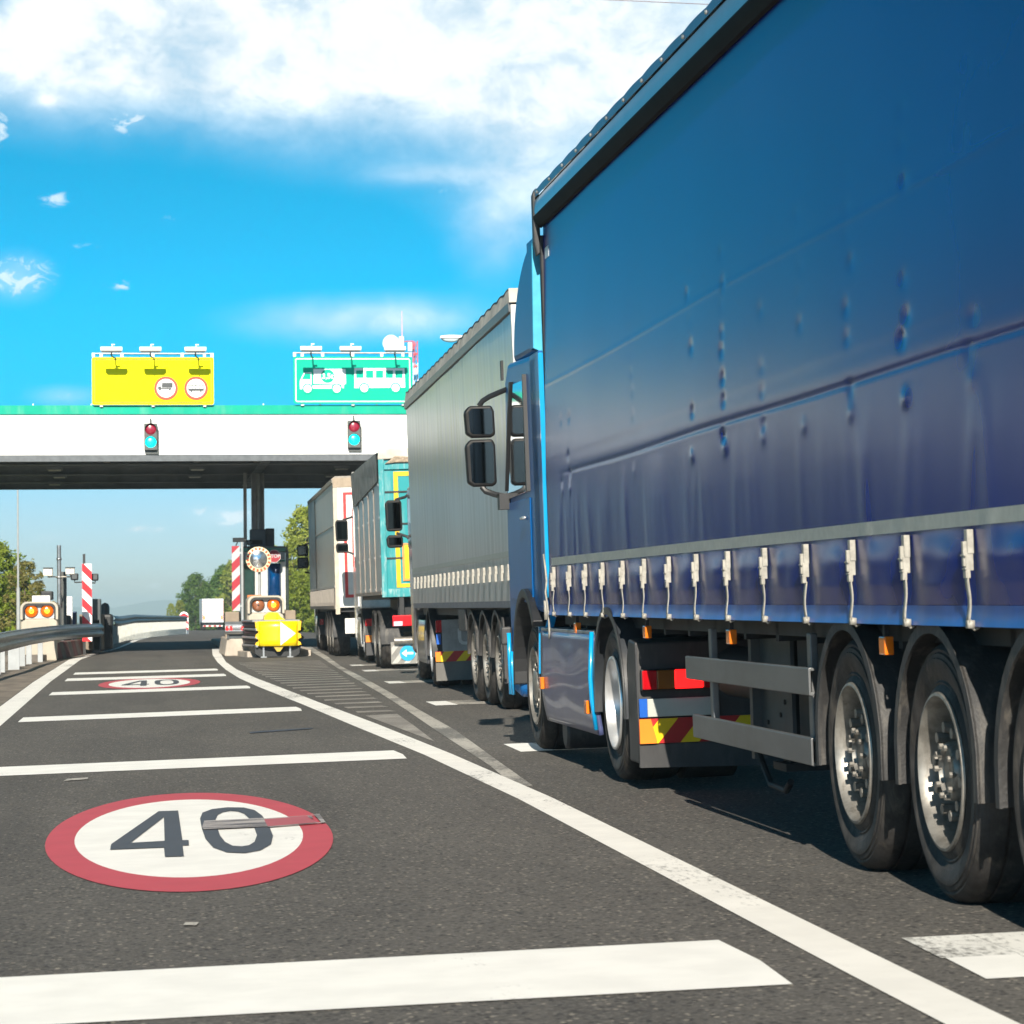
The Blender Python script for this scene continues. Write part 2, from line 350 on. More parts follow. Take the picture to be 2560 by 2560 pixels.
def limit_mark(cx, cy, rx, ry):
    g = lambda p, dz: (cx+rx*p[0], cy+ry*p[1], gz(cx+rx*p[0], cy+ry*p[1])+dz)
    mb = MB(); ring(mb, cx, cy, rx, ry, .80, 1.0, .004); struct(mb.build('speed_limit_ring', M_red))
    mb = MB(); ring(mb, cx, cy, rx, ry, .001, .80, .004); struct(mb.build('speed_limit_disc', M_white))
    mb = MB(); P = FOUR; H = HOLE
    v = [g(p, .008) for p in P+H]
    # the figure 4 in faces around its triangular opening
    mb.add(v, [(0, 1, 11), (1, 2, 12, 11), (2, 3, 12), (3, 4, 13, 12), (4, 5, 6, 7), (4, 7, 13), (7, 8, 9, 10), (7, 10, 13), (10, 0, 11, 13)])
    n = len(ZO); v = [g(p, .008) for p in ZO+ZI]
    mb.add(v, [(i, (i+1) % n, n+(i+1) % n, n+i) for i in range(n)])
    struct(mb.build('speed_limit_figures', M_black))
limit_mark(.20, 15.07, .755, 3.17); limit_mark(-.01, 45.8, .83, 3.3)
M_scuff = paint('tyre_scuffed_paint', (.13, .12, .125), .50, (.50, .46, .44), mv=(2, 9, 1))
g = lambda p: (.20+.755*p[0], 15.07+3.17*p[1])
patch('paint_scuff', [g(p) for p in [(.10, .04), (.13, .20), (.57, .205), (.57, .01), (.115, .01)]], M_scuff, .012)
M_scuff2 = paint('scuffed_red_paint', (.44, .11, .13), .42, (.20, .09, .10), mv=(3, 60, 1))
for q in ([(.57, .190), (.90, .215), (.99, .235), (.99, .220), (.57, .172)], [(.57, .01), (.84, .035), (.98, .05), (.98, .035), (.57, -.006)], [(.90, .215), (.93, .20), (.93, .14), (.90, .16)], [(.955, .235), (1.0, .24), (.995, .04), (.965, .04)]):
    patch('paint_scuff', [g(p) for p in q], M_scuff, .012)
patch('paint_scuff', [g(p) for p in [(.57, .171), (.89, .205), (.94, .05), (.57, .011)]], M_scuff2, .012)
M_tar = mat('tar_seal', (.045, .045, .062), .5, var=.3, vs=4)
patch('tar_patch', [(.94, 26.35), (1.55, 26.75), (1.57, 26.95), (1.1, 26.75), (.94, 26.6)], M_tar, .006)
patch('tar_patch', [(.9, 7.55), (1.02, 7.5), (1.04, 7.62), (.93, 7.66)], M_tar, .006)
patch('pale_mark', [(.12, 12.0-1.35), (.17, 12.0-1.38), (.18, 10.72), (.13, 10.74)], M_old, .006)
patch('pale_mark', [(-.62, 20.1), (-.45, 20.2), (-.45, 20.4), (-.60, 20.35)], M_old, .006)
# ------------------------------------------------------------------ lorry parts
M_tyre = mat('tyre_rubber', (.032, .030, .029), .62, var=.4, vs=9, bump=.25, bs=70, dirt=.75, dcol=(.105, .092, .075), spec=.35)
M_dark = mat('chassis_black', (.014, .015, .017), .6, var=.4, vs=5, dirt=.4, dcol=(.03, .028, .025))
M_plast = mat('grey_black_plastic', (.034, .034, .036), .5, var=.2, vs=5, dirt=.5, dcol=(.11, .10, .085))
M_guard = mat('mudguard_plastic', (.030, .030, .031), .6, var=.2, vs=6, bump=.3, bs=60, dirt=.8, dcol=(.15, .135, .115))
M_steel = mat('wheel_steel', (.27, .255, .23), .42, metal=.55, var=.25, vs=14, dirt=.7, dcol=(.13, .115, .095))
M_silver = mat('bright_rim', (.70, .70, .70), .30, metal=.7, var=.08, dirt=.25, dcol=(.30, .27, .24))
M_alu = mat('aluminium', (.55, .54, .52), .38, metal=.8, var=.1, vs=4, dirt=.35, dcol=(.22, .20, .17), rvar=.08)
M_amber = mat('amber_lens', (.75, .17, .01), .2, var=.1, coat=.5)
M_redl = mat('red_lens', (.45, .004, .01), .18, var=.1, coat=.8)
M_redon = mat('glowing_red', (.7, .01, .01), .2, emit=(1, .01, .01), es=1.5)
M_orange = mat('orange_lens', (.22, .07, .005), .2, coat=.8)
M_cream = mat('buckle_plastic', (.33, .315, .275), .5, var=.2, vs=30, dirt=.6, dcol=(.18, .15, .12))
M_glass = mat('dark_glass', (.012, .016, .02), .04, var=.1, coat=1.0, spec=.8)
M_mirror = mat('mirror_glass', (.055, .07, .075), .05, metal=1.0, var=.01)
M_fr = mat('dark_trim', (.018, .019, .021), .45, var=.15)
M_mirror_h = mat('mirror_housing', (.009, .009, .010), .5, var=.2, spec=.3)

TY = [(.0, .30), (.004, .318), (.012, .330), (.008, .338), (.013, .345), (.004, .370), (-.001, .374), (-.003, .400), (-.007, .404), (-.007, .428), (-.002, .431), (-.001, .447), (.007, .452), (.004, .462), (.018, .478), (.045, .494), (.10, .499), (.104, .490), (.112, .490), (.116, .500), (.185, .502), (.189, .492), (.197, .492), (.201, .502), (.28, .499), (.34, .492), (.37, .47), (.385, .42), (.385, .30)]
def wheel(parent, y, kind='trailer', x=.03, r=.5, name='wheel', det=1):
    """one wheel: tyre is the part, rim and nuts are its pieces; x is its outer face, y its place along the lorry"""
    s = r/.5; n = 48 if det else 24
    mb = MB(); mb.lathe([(x+a*s, b*s) for a, b in TY], (0, y, r), 'x', n); ty = mb.build(name, M_tyre, parent, True, autos=50)
    if kind == 'trailer':
        pr = [(-.002, .302), (-.012, .298), (-.014, .288), (.0, .280), (.03, .272), (.085, .266), (.125, .262), (.135, .25), (.118, .215), (.10, .19), (.095, .145), (.085, .118), (.03, .112), (.015, .104), (.012, .092), (.03, .085), (.035, .001)]
        mm = M_steel
    elif kind == 'rear':
        pr = [(-.004, .302), (-.016, .298), (-.018, .285), (.0, .278), (.04, .272), (.10, .262), (.16, .20), (.17, .17), (.165, .14), (.09, .13), (.05, .11), (.045, .001)]
        mm = M_silver
    else:
        pr = [(-.004, .302), (-.012, .297), (-.012, .286), (.01, .278), (.04, .265), (.07, .24), (.05, .20), (.035, .18), (.03, .13), (.0, .12), (-.01, .10), (-.012, .001)]
        mm = M_steel
    mb = MB(); mb.lathe([(x+a*s, b*s) for a, b in pr], (0, y, r), 'x', n)
    if det:
        nb = 10; xr = {'trailer': .10, 'rear': .165, 'front': .04}[kind]; rb = .168 if kind != 'front' else .155
        for k in range(nb):
            a = 2*math.pi*(k+.3)/nb; cy, cz = y+rb*math.cos(a)*s, r+rb*math.sin(a)*s
            mb.tube([(x+xr, cy, cz), (x+xr-(.085 if kind == 'trailer' else .04), cy, cz)], .021, 8)
            if kind == 'trailer':
                a2 = a+.31; mb.tube([(x+.14, y+.236*math.cos(a2), r+.236*math.sin(a2)), (x+.075, y+.236*math.cos(a2), r+.236*math.sin(a2))], .026, 6)
        if kind == 'trailer':
            for k in range(10):
                a = 2*math.pi*(k+.1)/10; mb.tube([(x+.03, y+.098*math.cos(a), r+.098*math.sin(a)), (x-.004, y+.098*math.cos(a), r+.098*math.sin(a))], .012, 6)
        mb.build('rim', mm, ty, True, autos=35)
    else:
        mb.build('rim', mm, ty, True, autos=35)
    return ty
def arch(parent, y, rad=.57, x0=.0, x1=.45, a0=8, a1=172, zc=.52, drop=.40, m=None, th=.012, name='mudguard'):
    """wheel arch shell with straight flaps down both sides"""
    mb = MB(); pts = []
    pts.append((y+rad*math.cos(R(a0)), drop))
    for k in range(25):
        a = R(a0+(a1-a0)*k/24); pts.append((y+rad*math.cos(a), zc+rad*math.sin(a)))
    pts.append((y+rad*math.cos(R(a1)), drop))
    def sh(xa, xb, inner):
        o = []; 
        for i, p in enumerate(pts):
            c = Vector((y, zc)); d = (Vector(p)-c).normalized() if 0 < i < len(pts)-1 else Vector((1 if i == 0 else -1, 0))
            o.append((p[0]-d.x*inner, p[1]-d.y*inner if 0 < i < len(pts)-1 else p[1]))
        return o
    out = pts; inn = sh(0, 0, th)
    n = len(out)
    v = [(x0, *p) for p in out]+[(x1, *p) for p in out]+[(x1, *p) for p in inn]+[(x0, *p) for p in inn]
    f = []
    for i in range(n-1):
        for q in range(4): f.append((q*n+i, q*n+i+1, ((q+1) % 4)*n+i+1, ((q+1) % 4)*n+i))
    f += [(0, n, 2*n, 3*n), (n-1, 2*n-1, 3*n-1, 4*n-1)]
    mb.add(v, f)
    lip = sh(0, 0, .045)     # downturned outer lip
    v = [(x0-.004, *p) for p in out]+[(x0-.004, *p) for p in lip]+[(x0+.008, *p) for p in out]+[(x0+.008, *p) for p in lip]
    f = [(i, i+1, n+i+1, n+i) for i in range(n-1)]+[(2*n+i, 2*n+i+1, 3*n+i+1, 3*n+i) for i in range(n-1)]+[(n+i, n+i+1, 3*n+i+1, 3*n+i) for i in range(n-1)]+[(i, i+1, 2*n+i+1, 2*n+i) for i in range(n-1)]
    mb.add(v, f)
    return mb.build(name, m or M_guard, parent, True, autos=40)
def curtain_mat(name, colr, rough, colr2=None, stain=None, dirt=.25, spec=.5, coat=0.0):
    m = bpy.data.materials.new(name); m.use_nodes = True; t = NT(m.node_tree); b = t.n['Principled BSDF']
    v = t.node('ShaderNodeTexCoord').outputs['Object']
    big = t.noise(v, .6, 3, .5); st = t.noise(t.mapv(v, (0, 0, 0), (1, 7, .35)), 1.6, 5, .65)
    a = t.mix(t.rng(big, .3, .7), colr, colr2 or tuple(c*1.15 for c in colr))
    a = t.mix(t.math('MULTIPLY', t.rng(st, .48, .8), dirt), a, (.20, .19, .185) if sum(colr) > .3 else (.06, .075, .13))
    sp = t.noise(v, 55, 2, .5); a = t.mix(t.math('MULTIPLY', t.rng(sp, .76, .80), .12), a, (.02, .02, .03))
    if stain:
        sz = t.node('ShaderNodeSeparateXYZ'); t.put(sz.inputs[0], v)
        band = t.math('MULTIPLY', t.rng(sz.outputs[2], 2.4, 2.9), t.rng(sz.outputs[2], 3.9, 3.2))
        st2 = t.noise(t.mapv(v, (3, 0, 0), (1, 2.2, .16)), 2.0, 4, .6)
        a = t.mix(t.math('MULTIPLY', t.math('MULTIPLY', band, t.rng(st2, .38, .62)), .75), a, stain)
    t.put(b.inputs['Base Color'], a); b.inputs['Specular IOR Level'].default_value = spec; b.inputs['Coat Weight'].default_value = coat; b.inputs['Coat Roughness'].default_value = .25
    t.put(b.inputs['Roughness'], t.rng(t.noise(v, 3.5, 4, .6), .3, .7, rough, rough+.005))
    bn = t.node('ShaderNodeBump'); bn.inputs['Strength'].default_value = .02; bn.inputs['Distance'].default_value = .002
    t.put(bn.inputs['Height'], t.noise(v, 14, 2, .5)); t.put(b.inputs['Normal'], bn.outputs[0])
    return m

# ================================================================== 1: the blue lorry
GX, GY = 2.95, 13.0
blue = thing('articulated_lorry', 'big blue curtain-sided lorry nearest on the right with a row of pale strap buckles', 'lorry', (GX, GY, gz(GX, GY)), (R(.12), -R(1.43), 0), 'lorries queuing at the toll gate')
LY = lambda y: y-GY
yr, yf = LY(6.9), LY(20.05)
BUCK = [LY(q) for q in (19.75, 19.0, 18.3, 17.6, 16.85, 16.1, 15.3, 14.5, 13.7, 12.87, 12.03, 11.2, 10.37, 9.55, 8.7, 7.9)]
M_blue = curtain_mat('blue_curtain', (.001, .015, .160), .26, (.001, .018, .190), dirt=.02, spec=.30)
def gs(v, c, s): return math.exp(-((v-c)/s)**2)
rr = random.Random(3)
DIM = []
for yy, amp in ((19.3, .006), (18.95, .009), (14.58, .011), (13.73, .014), (12.87, .005), (12.03, .005), (11.19, .006), (10.36, .011), (16.4, .003), (9.5, .004)):
    for k in range(9):
        zz = 2.02+.128*k+rr.uniform(-.03, .03)
        a = amp*(1.0-.09*k)*rr.uniform(.25, 1.1)
        if rr.random() < .28: continue
        if yy > 18 and k > 3: continue
        DIM.append((LY(yy)+rr.uniform(-.05, .05), zz, a*.75))
    DIM.append((LY(yy), 1.93, -amp*.55))
WR = [(rr.uniform(yr, yf), rr.uniform(.05, .16), rr.uniform(.4, 1.1), rr.uniform(-.3, .3)) for _ in range(60)]
from mathutils import noise as mn
def curtain_x(y, z):
    """outward bulge of the blue curtain (metres towards -x)"""
    d = .006*mn.noise(Vector((y*.35, z*.5, 0)))+.0016*mn.noise(Vector((y*1.1, z*.8, 7)))
    zs = 2.055+.004*math.sin(y*1.3)                       # horizontal strap pulled tight under the cloth
    fade = 1.0 if y < LY(18.6) else max(0, 1-(y-LY(18.6)))
    d -= .0030*gs(z, zs, .011)*fade; d += .0015*gs(z, zs+.05, .05)*fade
    zs2 = 2.74+.006*math.sin(y*.8+1); d += .0014*gs(z, zs2, .012)
    for (a, b, am) in DIM:
        if abs(y-a) < .2 and abs(z-b) < .2: d -= am*math.exp(-((y-a)/.058)**2-((z-b)/.034)**2)
    # fine upright folds below the strap
    fz = max(0, min(1, (2.0-z)/.25))*max(0, min(1, (z-1.2)/.2))
    if fz > 0:
        for (a, wd, am, sl_) in WR:
            q = (y-a-sl_*(z-1.6))/wd
            if abs(q) < 2.5: d += .0024*am*fz*math.exp(-q*q)
    # billows between the buckles at the hem
    if z < 1.43:
        k = min(range(len(BUCK)), key=lambda i: abs(BUCK[i]-y)); q = abs(y-BUCK[k])
        t = max(0, min(1, (1.43-z)/.14)); t = t*t*(3-2*t); lo = max(0, min(1, (z-1.09)/.12))
        d += t*(.020*(1-math.exp(-(q/.16)**2))*(.35+.65*lo)+.004*mn.noise(Vector((y*5, z*8, 3))))-.004*t
    d -= .035*max(0, (z-2.2)/1.7)
    return -d
ZB, ZT = 1.065, 3.93
mb = MB()
def zmap(v): return ZB+(ZT-ZB)*v
mb.grid(lambda u, v: (curtain_x(yr+(yf-yr)*u, zmap(v)), yr+(yf-yr)*u, zmap(v)), 620, 240)
cur = mb.build('curtain', M_blue, blue, True)
M_stripe = mat('reflective_tape', (.36, .38, .35), .5, var=.08, vs=20, dirt=.2, dcol=(.25, .25, .24))
mb = MB(); mb.grid(lambda u, v: (curtain_x(yr+(yf-.12-yr)*u, 1.415+.055*v)-.003, yr+(yf-.12-yr)*u, 1.415+.055*v), 600, 3); mb.build('reflective_stripe', M_stripe, blue, True)
M_hem = mat('curtain_hem', (.02, .09, .34), .38, var=.15, vs=5, dirt=.2, dcol=(.06, .09, .2))
mb = MB(); mb.grid(lambda u, v: (curtain_x(yr+(yf-yr)*u, 1.07+.06*v)-.005-.016*(1-v)**2, yr+(yf-yr)*u, 1.055+.075*v), 500, 5); mb.build('hem', M_hem, blue, True)
for i, y in enumerate(BUCK):
    x0 = curtain_x(y, 1.33)-.012; q = rr.uniform(-.004, .004)
    b = MB(); b.box(x0-.020, x0+.004, y-.020, y+.020, 1.315, 1.402); b.box(x0-.026, x0+.002, y-.017+q, y+.017+q, 1.255, 1.318); b.box(x0-.034, x0-.018, y-.012, y+.010, 1.270, 1.36)
    b.box(x0-.030, x0-.012, y-.022, y+.012, 1.228, 1.258); b.tube([(x0-.032, y-.026, 1.31), (x0-.032, y+.024, 1.31)], .0045, 6); b.tube([(x0-.028, y-.024, 1.262), (x0-.028, y+.020, 1.262)], .005, 6)
    o = b.build('buckle', M_cream, blue, bevel=.004)
    s_ = MB(); wv = rr.uniform(-.012, .012)
    def st(u, v, y=y, x0=x0, wv=wv):
        z = 1.235-.165*v; return (x0-.016+.004*math.sin(v*5+wv*200)-.006*v, y-.022-.010*v+.5*wv*math.sin(v*3.1)+(.038+.004*math.sin(v*9))*u, z)
    s_.grid(st, 2, 8); s_.box(x0-.03, x0-.006, y-.030, y+.006, 1.05, 1.078); s_.tube([(x0-.016, y-.012, 1.078), (x0-.018, y-.020, 1.058), (x0-.006, y-.02, 1.045), (x0+.012, y-.018, 1.052)], .006, 6)
    so_ = s_.build('strap', M_cream, o, True); md = so_.modifiers.new('thick', 'SOLIDIFY'); md.thickness = .004
# hanging lashing at the front corner
mb = MB(); mb.tube([(-.03, yf+.10, 1.50), (-.03, yf+.03, 1.40), (-.028, yf-.0, 1.30), (-.035, yf+.03, 1.22), (-.03, yf+.0, 1.14), (-.02, yf+.02, 1.05), (-.02, yf+.0, .95), (-.02, yf+.02, .88)], .008, 6)
mb.tube([(-.035, yf+.04, 1.16), (-.035, yf+.045, 1.02)], .016, 6); mb.build('lashing', M_cream, blue, True)
# body box behind the curtain, roof, edge rail
M_box = mat('body_frame', (.05, .06, .09), .5)
b = MB(); b.box(.05, 2.5, yr, yf, 1.12, 3.9); b.build('load_body', M_box, blue)
M_rail = mat('roof_edge_rail', (.13, .165, .20), .30, metal=.2, var=.1, vs=2, dirt=.3, dcol=(.08, .08, .08), coat=.4)
M_railk = mat('roof_edge_rubber', (.008, .008, .009), .7, var=.2, spec=.15)
b = MB(); b.prism([(.012, 3.992), (-.020, 3.994), (-.024, 4.03), (-.020, 4.10), (-.006, 4.118), (.05, 4.118), (.05, 3.992)], 'y', yr-.02, yf+.02); b.build('roof_rail', M_rail, blue, True, autos=40)
b = MB(); b.prism([(.03, 3.905), (.006, 3.91), (-.030, 3.978), (-.030, 3.99), (.05, 3.99)], 'y', yr-.02, yf+.02); b.prism([(-.004, 4.119), (-.004, 4.128), (.05, 4.128), (.05, 4.119)], 'y', yr-.02, yf+.02); b.build('rail_seal', M_railk, blue, True, autos=40)
M_roofc = mat('roof_tarpaulin', (.045, .085, .16), .40, var=.15, vs=3, coat=.2, bump=.2, bs=8)
ROOFR = [yf-.12-.62*k for k in range(22)]
def roof(u, v):
    y = yr+(yf-yr)*u; ph = ((yf-.12-y)/.62) % 1.0; pu = .007*math.sin(math.pi*ph)
    if v < .25: t = v/.25; return (-.014-pu*.4*t, y, 4.128+.062*t+pu*t)
    t = (v-.25)/.75; return (-.014-pu*.4+2.55*t, y, 4.19+pu*(1-t)+.02*math.sin(math.pi*t))
b = MB(); b.grid(roof, 300, 10); rf = b.build('roof_tarpaulin', M_roofc, blue, True, autos=50)
for q in ROOFR: b = MB(); b.lathe([(-.026, .001), (-.024, .010), (-.012, .014)], (0, q, 4.152), 'x', 10); b.build('rivet', M_alu, rf, True)
b = MB(); b.prism([(-.03, 3.80), (-.03, 4.15), (-.01, 4.20), (.02, 4.20), (.02, 3.72), (-.01, 3.70)], 'y', yf+.02, yf+.11); b.build('corner_casting', M_plast, blue, bevel=.012)
b = MB(); b.box(.012, .05, yf-.0, yf+.05, 1.1, 3.85); b.build('corner_post', M_dark, blue, bevel=.01)
M_tape = mat('tape_mark', (.55, .6, .62), .4); b = MB(); b.box(curtain_x(yf-.2, 3.7)-.004, curtain_x(yf-.2, 3.7)-.001, yf-.28, yf-.10, 3.66, 3.74); b.build('sticker', M_tape, blue)
# chassis
b = MB()
b.box(.10, .16, yr, yf, .98, 1.10); b.box(2.3, 2.4, yr, yf, .98, 1.10); b.box(.75, .90, yr, yf, .72, 1.1); b.box(1.65, 1.8, yr, yf, .72, 1.1); b.box(.1, 2.4, yr, yf, 1.08, 1.12)
for k in range(18): yy = yr+.3+k*.74; b.box(.1, 2.4, yy, yy+.06, .95, 1.08)
b.build('chassis', M_dark, blue)
for y in (11.47, 10.16, 8.85):
    wheel(blue, LY(y), 'trailer')
    arch(blue, LY(y), .555, x0=.0, x1=.42, zc=.515, drop=.42)
    b = MB(); b.lathe([(2.13, .3), (2.13, .47), (2.18, .5), (2.45, .5), (2.5, .47), (2.5, .05)], (0, LY(y), .5), 'x', 32); b.tube([(.25, LY(y), .5), (2.2, LY(y), .5)], .07, 10)
    b.build('axle', M_tyre, blue, True, autos=40)
    b = MB(); b.box(.42, .5, LY(y)-.14, LY(y)+.2, .5, .9); b.tube([(.5, LY(y)-.3, .62), (.5, LY(y)-.3, .95)], .14, 14); b.build('air_spring', M_dark, blue)
# side guard
M_guardrail = mat('side_guard_aluminium', (.17, .175, .18), .42, metal=.55, var=.12, vs=2, dirt=.45, dcol=(.10, .095, .085), mv=(1, .6, 3))
for (z0, z1, ya, yb) in ((.725, .845, 12.13, 15.0), (.41, .53, 12.13, 14.85)):
    b = MB(); b.prism([(-.0, z0), (-.0, z1), (.012, z1+.004), (.035, z1), (.035, z1-.012), (.012, z1-.012), (.012, z0+.012), (.035, z0+.012), (.035, z0), (.012, z0-.004)], 'y', LY(ya), LY(yb)); b.build('side_guard_rail', M_guardrail, blue, bevel=.003)
for y in (12.22, 14.45):
    b = MB(); b.box(.036, .07, LY(y), LY(y)+.07, .42, 1.0); b.build('side_guard_post', M_guardrail, blue, bevel=.004)
# landing leg plate, boxes, pipes underneath
M_legp = mat('galvanised_plate', (.085, .09, .09), .5, metal=.3, var=.15, dirt=.4)
b = MB(); b.box(.30, .32, LY(13.75), LY(14.45), .38, .98); b.box(.25, .32, LY(14.45), LY(14.52), .30, .98)
for (a, c) in ((13.9, .62), (14.0, .55), (14.02, .78), (14.3, .72), (14.3, .5)): b.lathe([(.292, 0), (.292, .013), (.30, .013)], (0, LY(a), c), 'x', 8, 1)
b.build('landing_gear_plate', [M_legp, M_dark], blue)
b = MB(); b.box(.34, .48, LY(14.0), LY(14.16), .30, 1.0); b.box(2.0, 2.14, LY(14.0), LY(14.16), .30, 1.0); b.box(.30, .55, LY(13.93), LY(14.23), .26, .30); b.tube([(.4, LY(14.08), .62), (2.1, LY(14.08), .62)], .03, 8)
b.tube([(.22, LY(14.2), .34), (.22, LY(13.95), .20), (.22, LY(13.6), .19), (.22, LY(13.5), .24)], .018, 8); b.build('landing_gear', M_dark, blue, True, autos=40)
b = MB(); b.box(.25, .8, LY(12.5), LY(13.4), .45, .98); b.build('tool_locker', M_dark, blue, bevel=.02)
b = MB(); b.tube([(.5, LY(14.6), .72), (.5, LY(16.0), .72)], .15, 16); b.build('air_tank', M_dark, blue, True, autos=40)
for y in (16.2, 13.8, 10.82, 18.9):
    b = MB(); b.box(-.01, .03, LY(y)-.045, LY(y)+.045, .93, 1.005); o = b.build('marker_light', M_amber, blue, bevel=.006)
    b = MB(); b.box(.0, .02, LY(y)-.012, LY(y)+.012, 1.006, 1.05); b.build('bracket', M_dark, o)

# ---- tractor unit of the blue lorry
M_bp = mat('blue_cab_paint', (.001, .085, .27), .38, var=.06, vs=2, coat=.1, spec=.3, dirt=.08, dcol=(.08, .09, .10))
M_bp_sun = mat('sunlit_blue_paint', (.0, .30, .62), .28, var=.05, coat=.8)  # cab blue with the sunlight on its edges put into the colour
wheel(blue, LY(17.5), 'rear', x=.02)
b = MB(); b.lathe([(2.1, .1), (2.1, .47), (2.15, .5), (2.45, .5), (2.5, .47), (2.5, .05)], (0, LY(17.5), .5), 'x', 28); b.lathe([(.42, .3), (.42, .5), (.75, .5), (.75, .3)], (0, LY(17.5), .5), 'x', 28); b.build('rear_axle', M_tyre, blue, True, autos=40)
b = MB(); b.box(.8, .9, LY(16.5), LY(22.0), .75, 1.0); b.box(1.6, 1.7, LY(16.5), LY(22.0), .75, 1.0); b.box(.5, 2.0, LY(20.3), LY(21.8), .6, 1.3); b.box(.4, 2.1, LY(16.9), LY(18.0), .98, 1.04); b.build('tractor_frame', M_dark, blue)
arch(blue, LY(17.5), .60, x0=-.02, x1=.62, a0=-5, a1=185, zc=.515, drop=.42, m=mat('rear_arch_plastic', (.03, .034, .04), .42, var=.2, coat=.1, dirt=.5, dcol=(.11, .10, .09)))
b = MB(); b.prism([(LY(16.90), .16), (LY(16.90), .80), (LY(16.82), .92), (LY(16.60), .90), (LY(16.58), .16)], 'x', .0, .80); b.build('rear_panel', M_plast, blue, bevel=.015)
yb = LY(16.56)
lamp = MB(); lamp.box(.02, .50, yb-.035, yb+.01, .605, .735); lamp = lamp.build('tail_light', M_dark, blue, bevel=.008)
for (xa, xb, mm, nm) in ((.025, .115, M_redl, 'lens'), (.117, .225, M_orange, 'lens'), (.227, .40, M_redon, 'lens'), (.402, .495, M_redl, 'lens')):
    b = MB(); b.box(xa, xb, yb-.055, yb-.036, .612, .728); b.build(nm, mm, lamp, bevel=.006)
M_plate = mat('blank_number_plate', (.42, .44, .40), .45, var=.06); M_eu = mat('plate_blue_band', (.0, .09, .45), .4)
b = MB(); b.box(.055, .50, yb-.03, yb-.012, .445, .555); pl = b.build('number_plate', M_plate, blue, bevel=.004)
b = MB(); b.box(.005, .053, yb-.034, yb-.010, .445, .557); b.build('blue_band', M_eu, pl)
# chevron board: red, yellow diagonal bands
M_cr = mat('chevron_red', (.42, .01, .012), .4, var=.1); M_cy = mat('chevron_yellow', (.80, .52, .0), .4, var=.06); M_co = mat('chevron_orange', (.85, .22, .01), .4, var=.05)
def clip_band(x0, x1, z0, z1, off, wd, slope):
    """piece of a slanted band inside the board, as a polygon"""
    poly = [(off+slope*0, z0), (off+wd, z0), (off+wd+slope*(z1-z0), z1), (off+slope*(z1-z0), z1)]
    def cl(P, ax_, val, keep):
        out = []
        for i in range(len(P)):
            a, c = P[i], P[(i+1) % len(P)]; ia, ic = keep(a[ax_], val), keep(c[ax_], val)
            if ia: out.append(a)
            if ia != ic:
                t = (val-a[ax_])/(c[ax_]-a[ax_]); out.append(tuple(a[k]+(c[k]-a[k])*t for k in (0, 1)))
        return out
    poly = cl(poly, 0, x0, lambda a, v: a >= v); poly = cl(poly, 0, x1, lambda a, v: a <= v) if poly else poly
    return poly
def stripes(parent, x0, x1, y, z0, z1, base, band, wd, slope, n0, n1, th=.004, face=-1, name='stripe', pitch=None):
    b = MB(); b.box(x0, x1, y, y+.008, z0, z1); o = b.build('board', base, parent) if parent else None
    mb = MB()
    for k in range(n0, n1):
        P = clip_band(x0+.001, x1-.001, z0+.001, z1-.001, x0+k*(pitch or 2*wd), wd, slope)
        if len(P) > 2: mb.prism([(p[0], p[1]) for p in P], 'y', y+face*th, y-.0005)
    return mb
st_ = MB(); st_.box(.0, .95, yb-.03, yb-.012, .285, .435); bd = st_.build('chevron_board', M_cr, blue)
s2 = stripes(None, .0, .95, yb-.031, .285, .435, M_cr, M_cy, .115, .85, -2, 5, pitch=.25); s2.build('yellow_stripes', M_cy, bd)
b = MB(); b.prism([(0.0, .286), (.0, .434), (.07, .434), (.105, .30), (.10, .286)], 'y', yb-.043, yb-.037); b.build('corner_reflector', M_co, bd)
b = MB(); b.prism([(.0, .14), (.0, .28), (1.0, .28), (1.0, .12)], 'y', yb-.02, yb+.02); b.build('mud_flap', M_plast, blue)
# side skirt panel, step edge and filler
def skirt(u, v):
    y = LY(18.13)+(2.45)*u; z = .26+.67*v
    return (-.012-.010*math.sin(math.pi*min(1, v*1.05))+.03*(1-v)**4+.006*mn.noise(Vector((y*1.2, z*3.2, 4))), y, z)
b = MB(); b.grid(skirt, 20, 16); sk = b.build('side_skirt', mat('skirt_paint', (.07, .085, .19), .33, var=.15, vs=3, coat=.25, dirt=.15, dcol=(.2, .19, .18)), blue, True)
md = sk.modifiers.new('thick', 'SOLIDIFY'); md.thickness = .03; md.offset = 1
b = MB(); b.box(-.005, .35, LY(18.13), LY(20.6), .93, .955); b.build('step_plate', mat('step_tread', (.30, .32, .34), .4, metal=.5, dirt=.2), blue, bevel=.004)
b = MB(); b.tube([(-.012, LY(18.10), .30), (-.035, LY(18.10), .5), (-.04, LY(18.10), .65), (-.02, LY(18.10), .95)], .016, 8); b.build('skirt_edge', M_bp_sun, blue, True)
for y, z in ((18.3, .40), (20.45, .50)):
    b = MB(); b.box(-.05, -.02, LY(y)-.05, LY(y)+.05, z, z+.09); b.build('side_marker', M_amber, blue, bevel=.006)
b = MB(); b.tube([(.06, LY(20.0), .20), (.50, LY(20.0), .20)], .13, 18); b.build('air_reservoir', M_plast, blue, bevel=.02, smooth=True, autos=40)
wheel(blue, LY(21.25), 'front', x=.03)
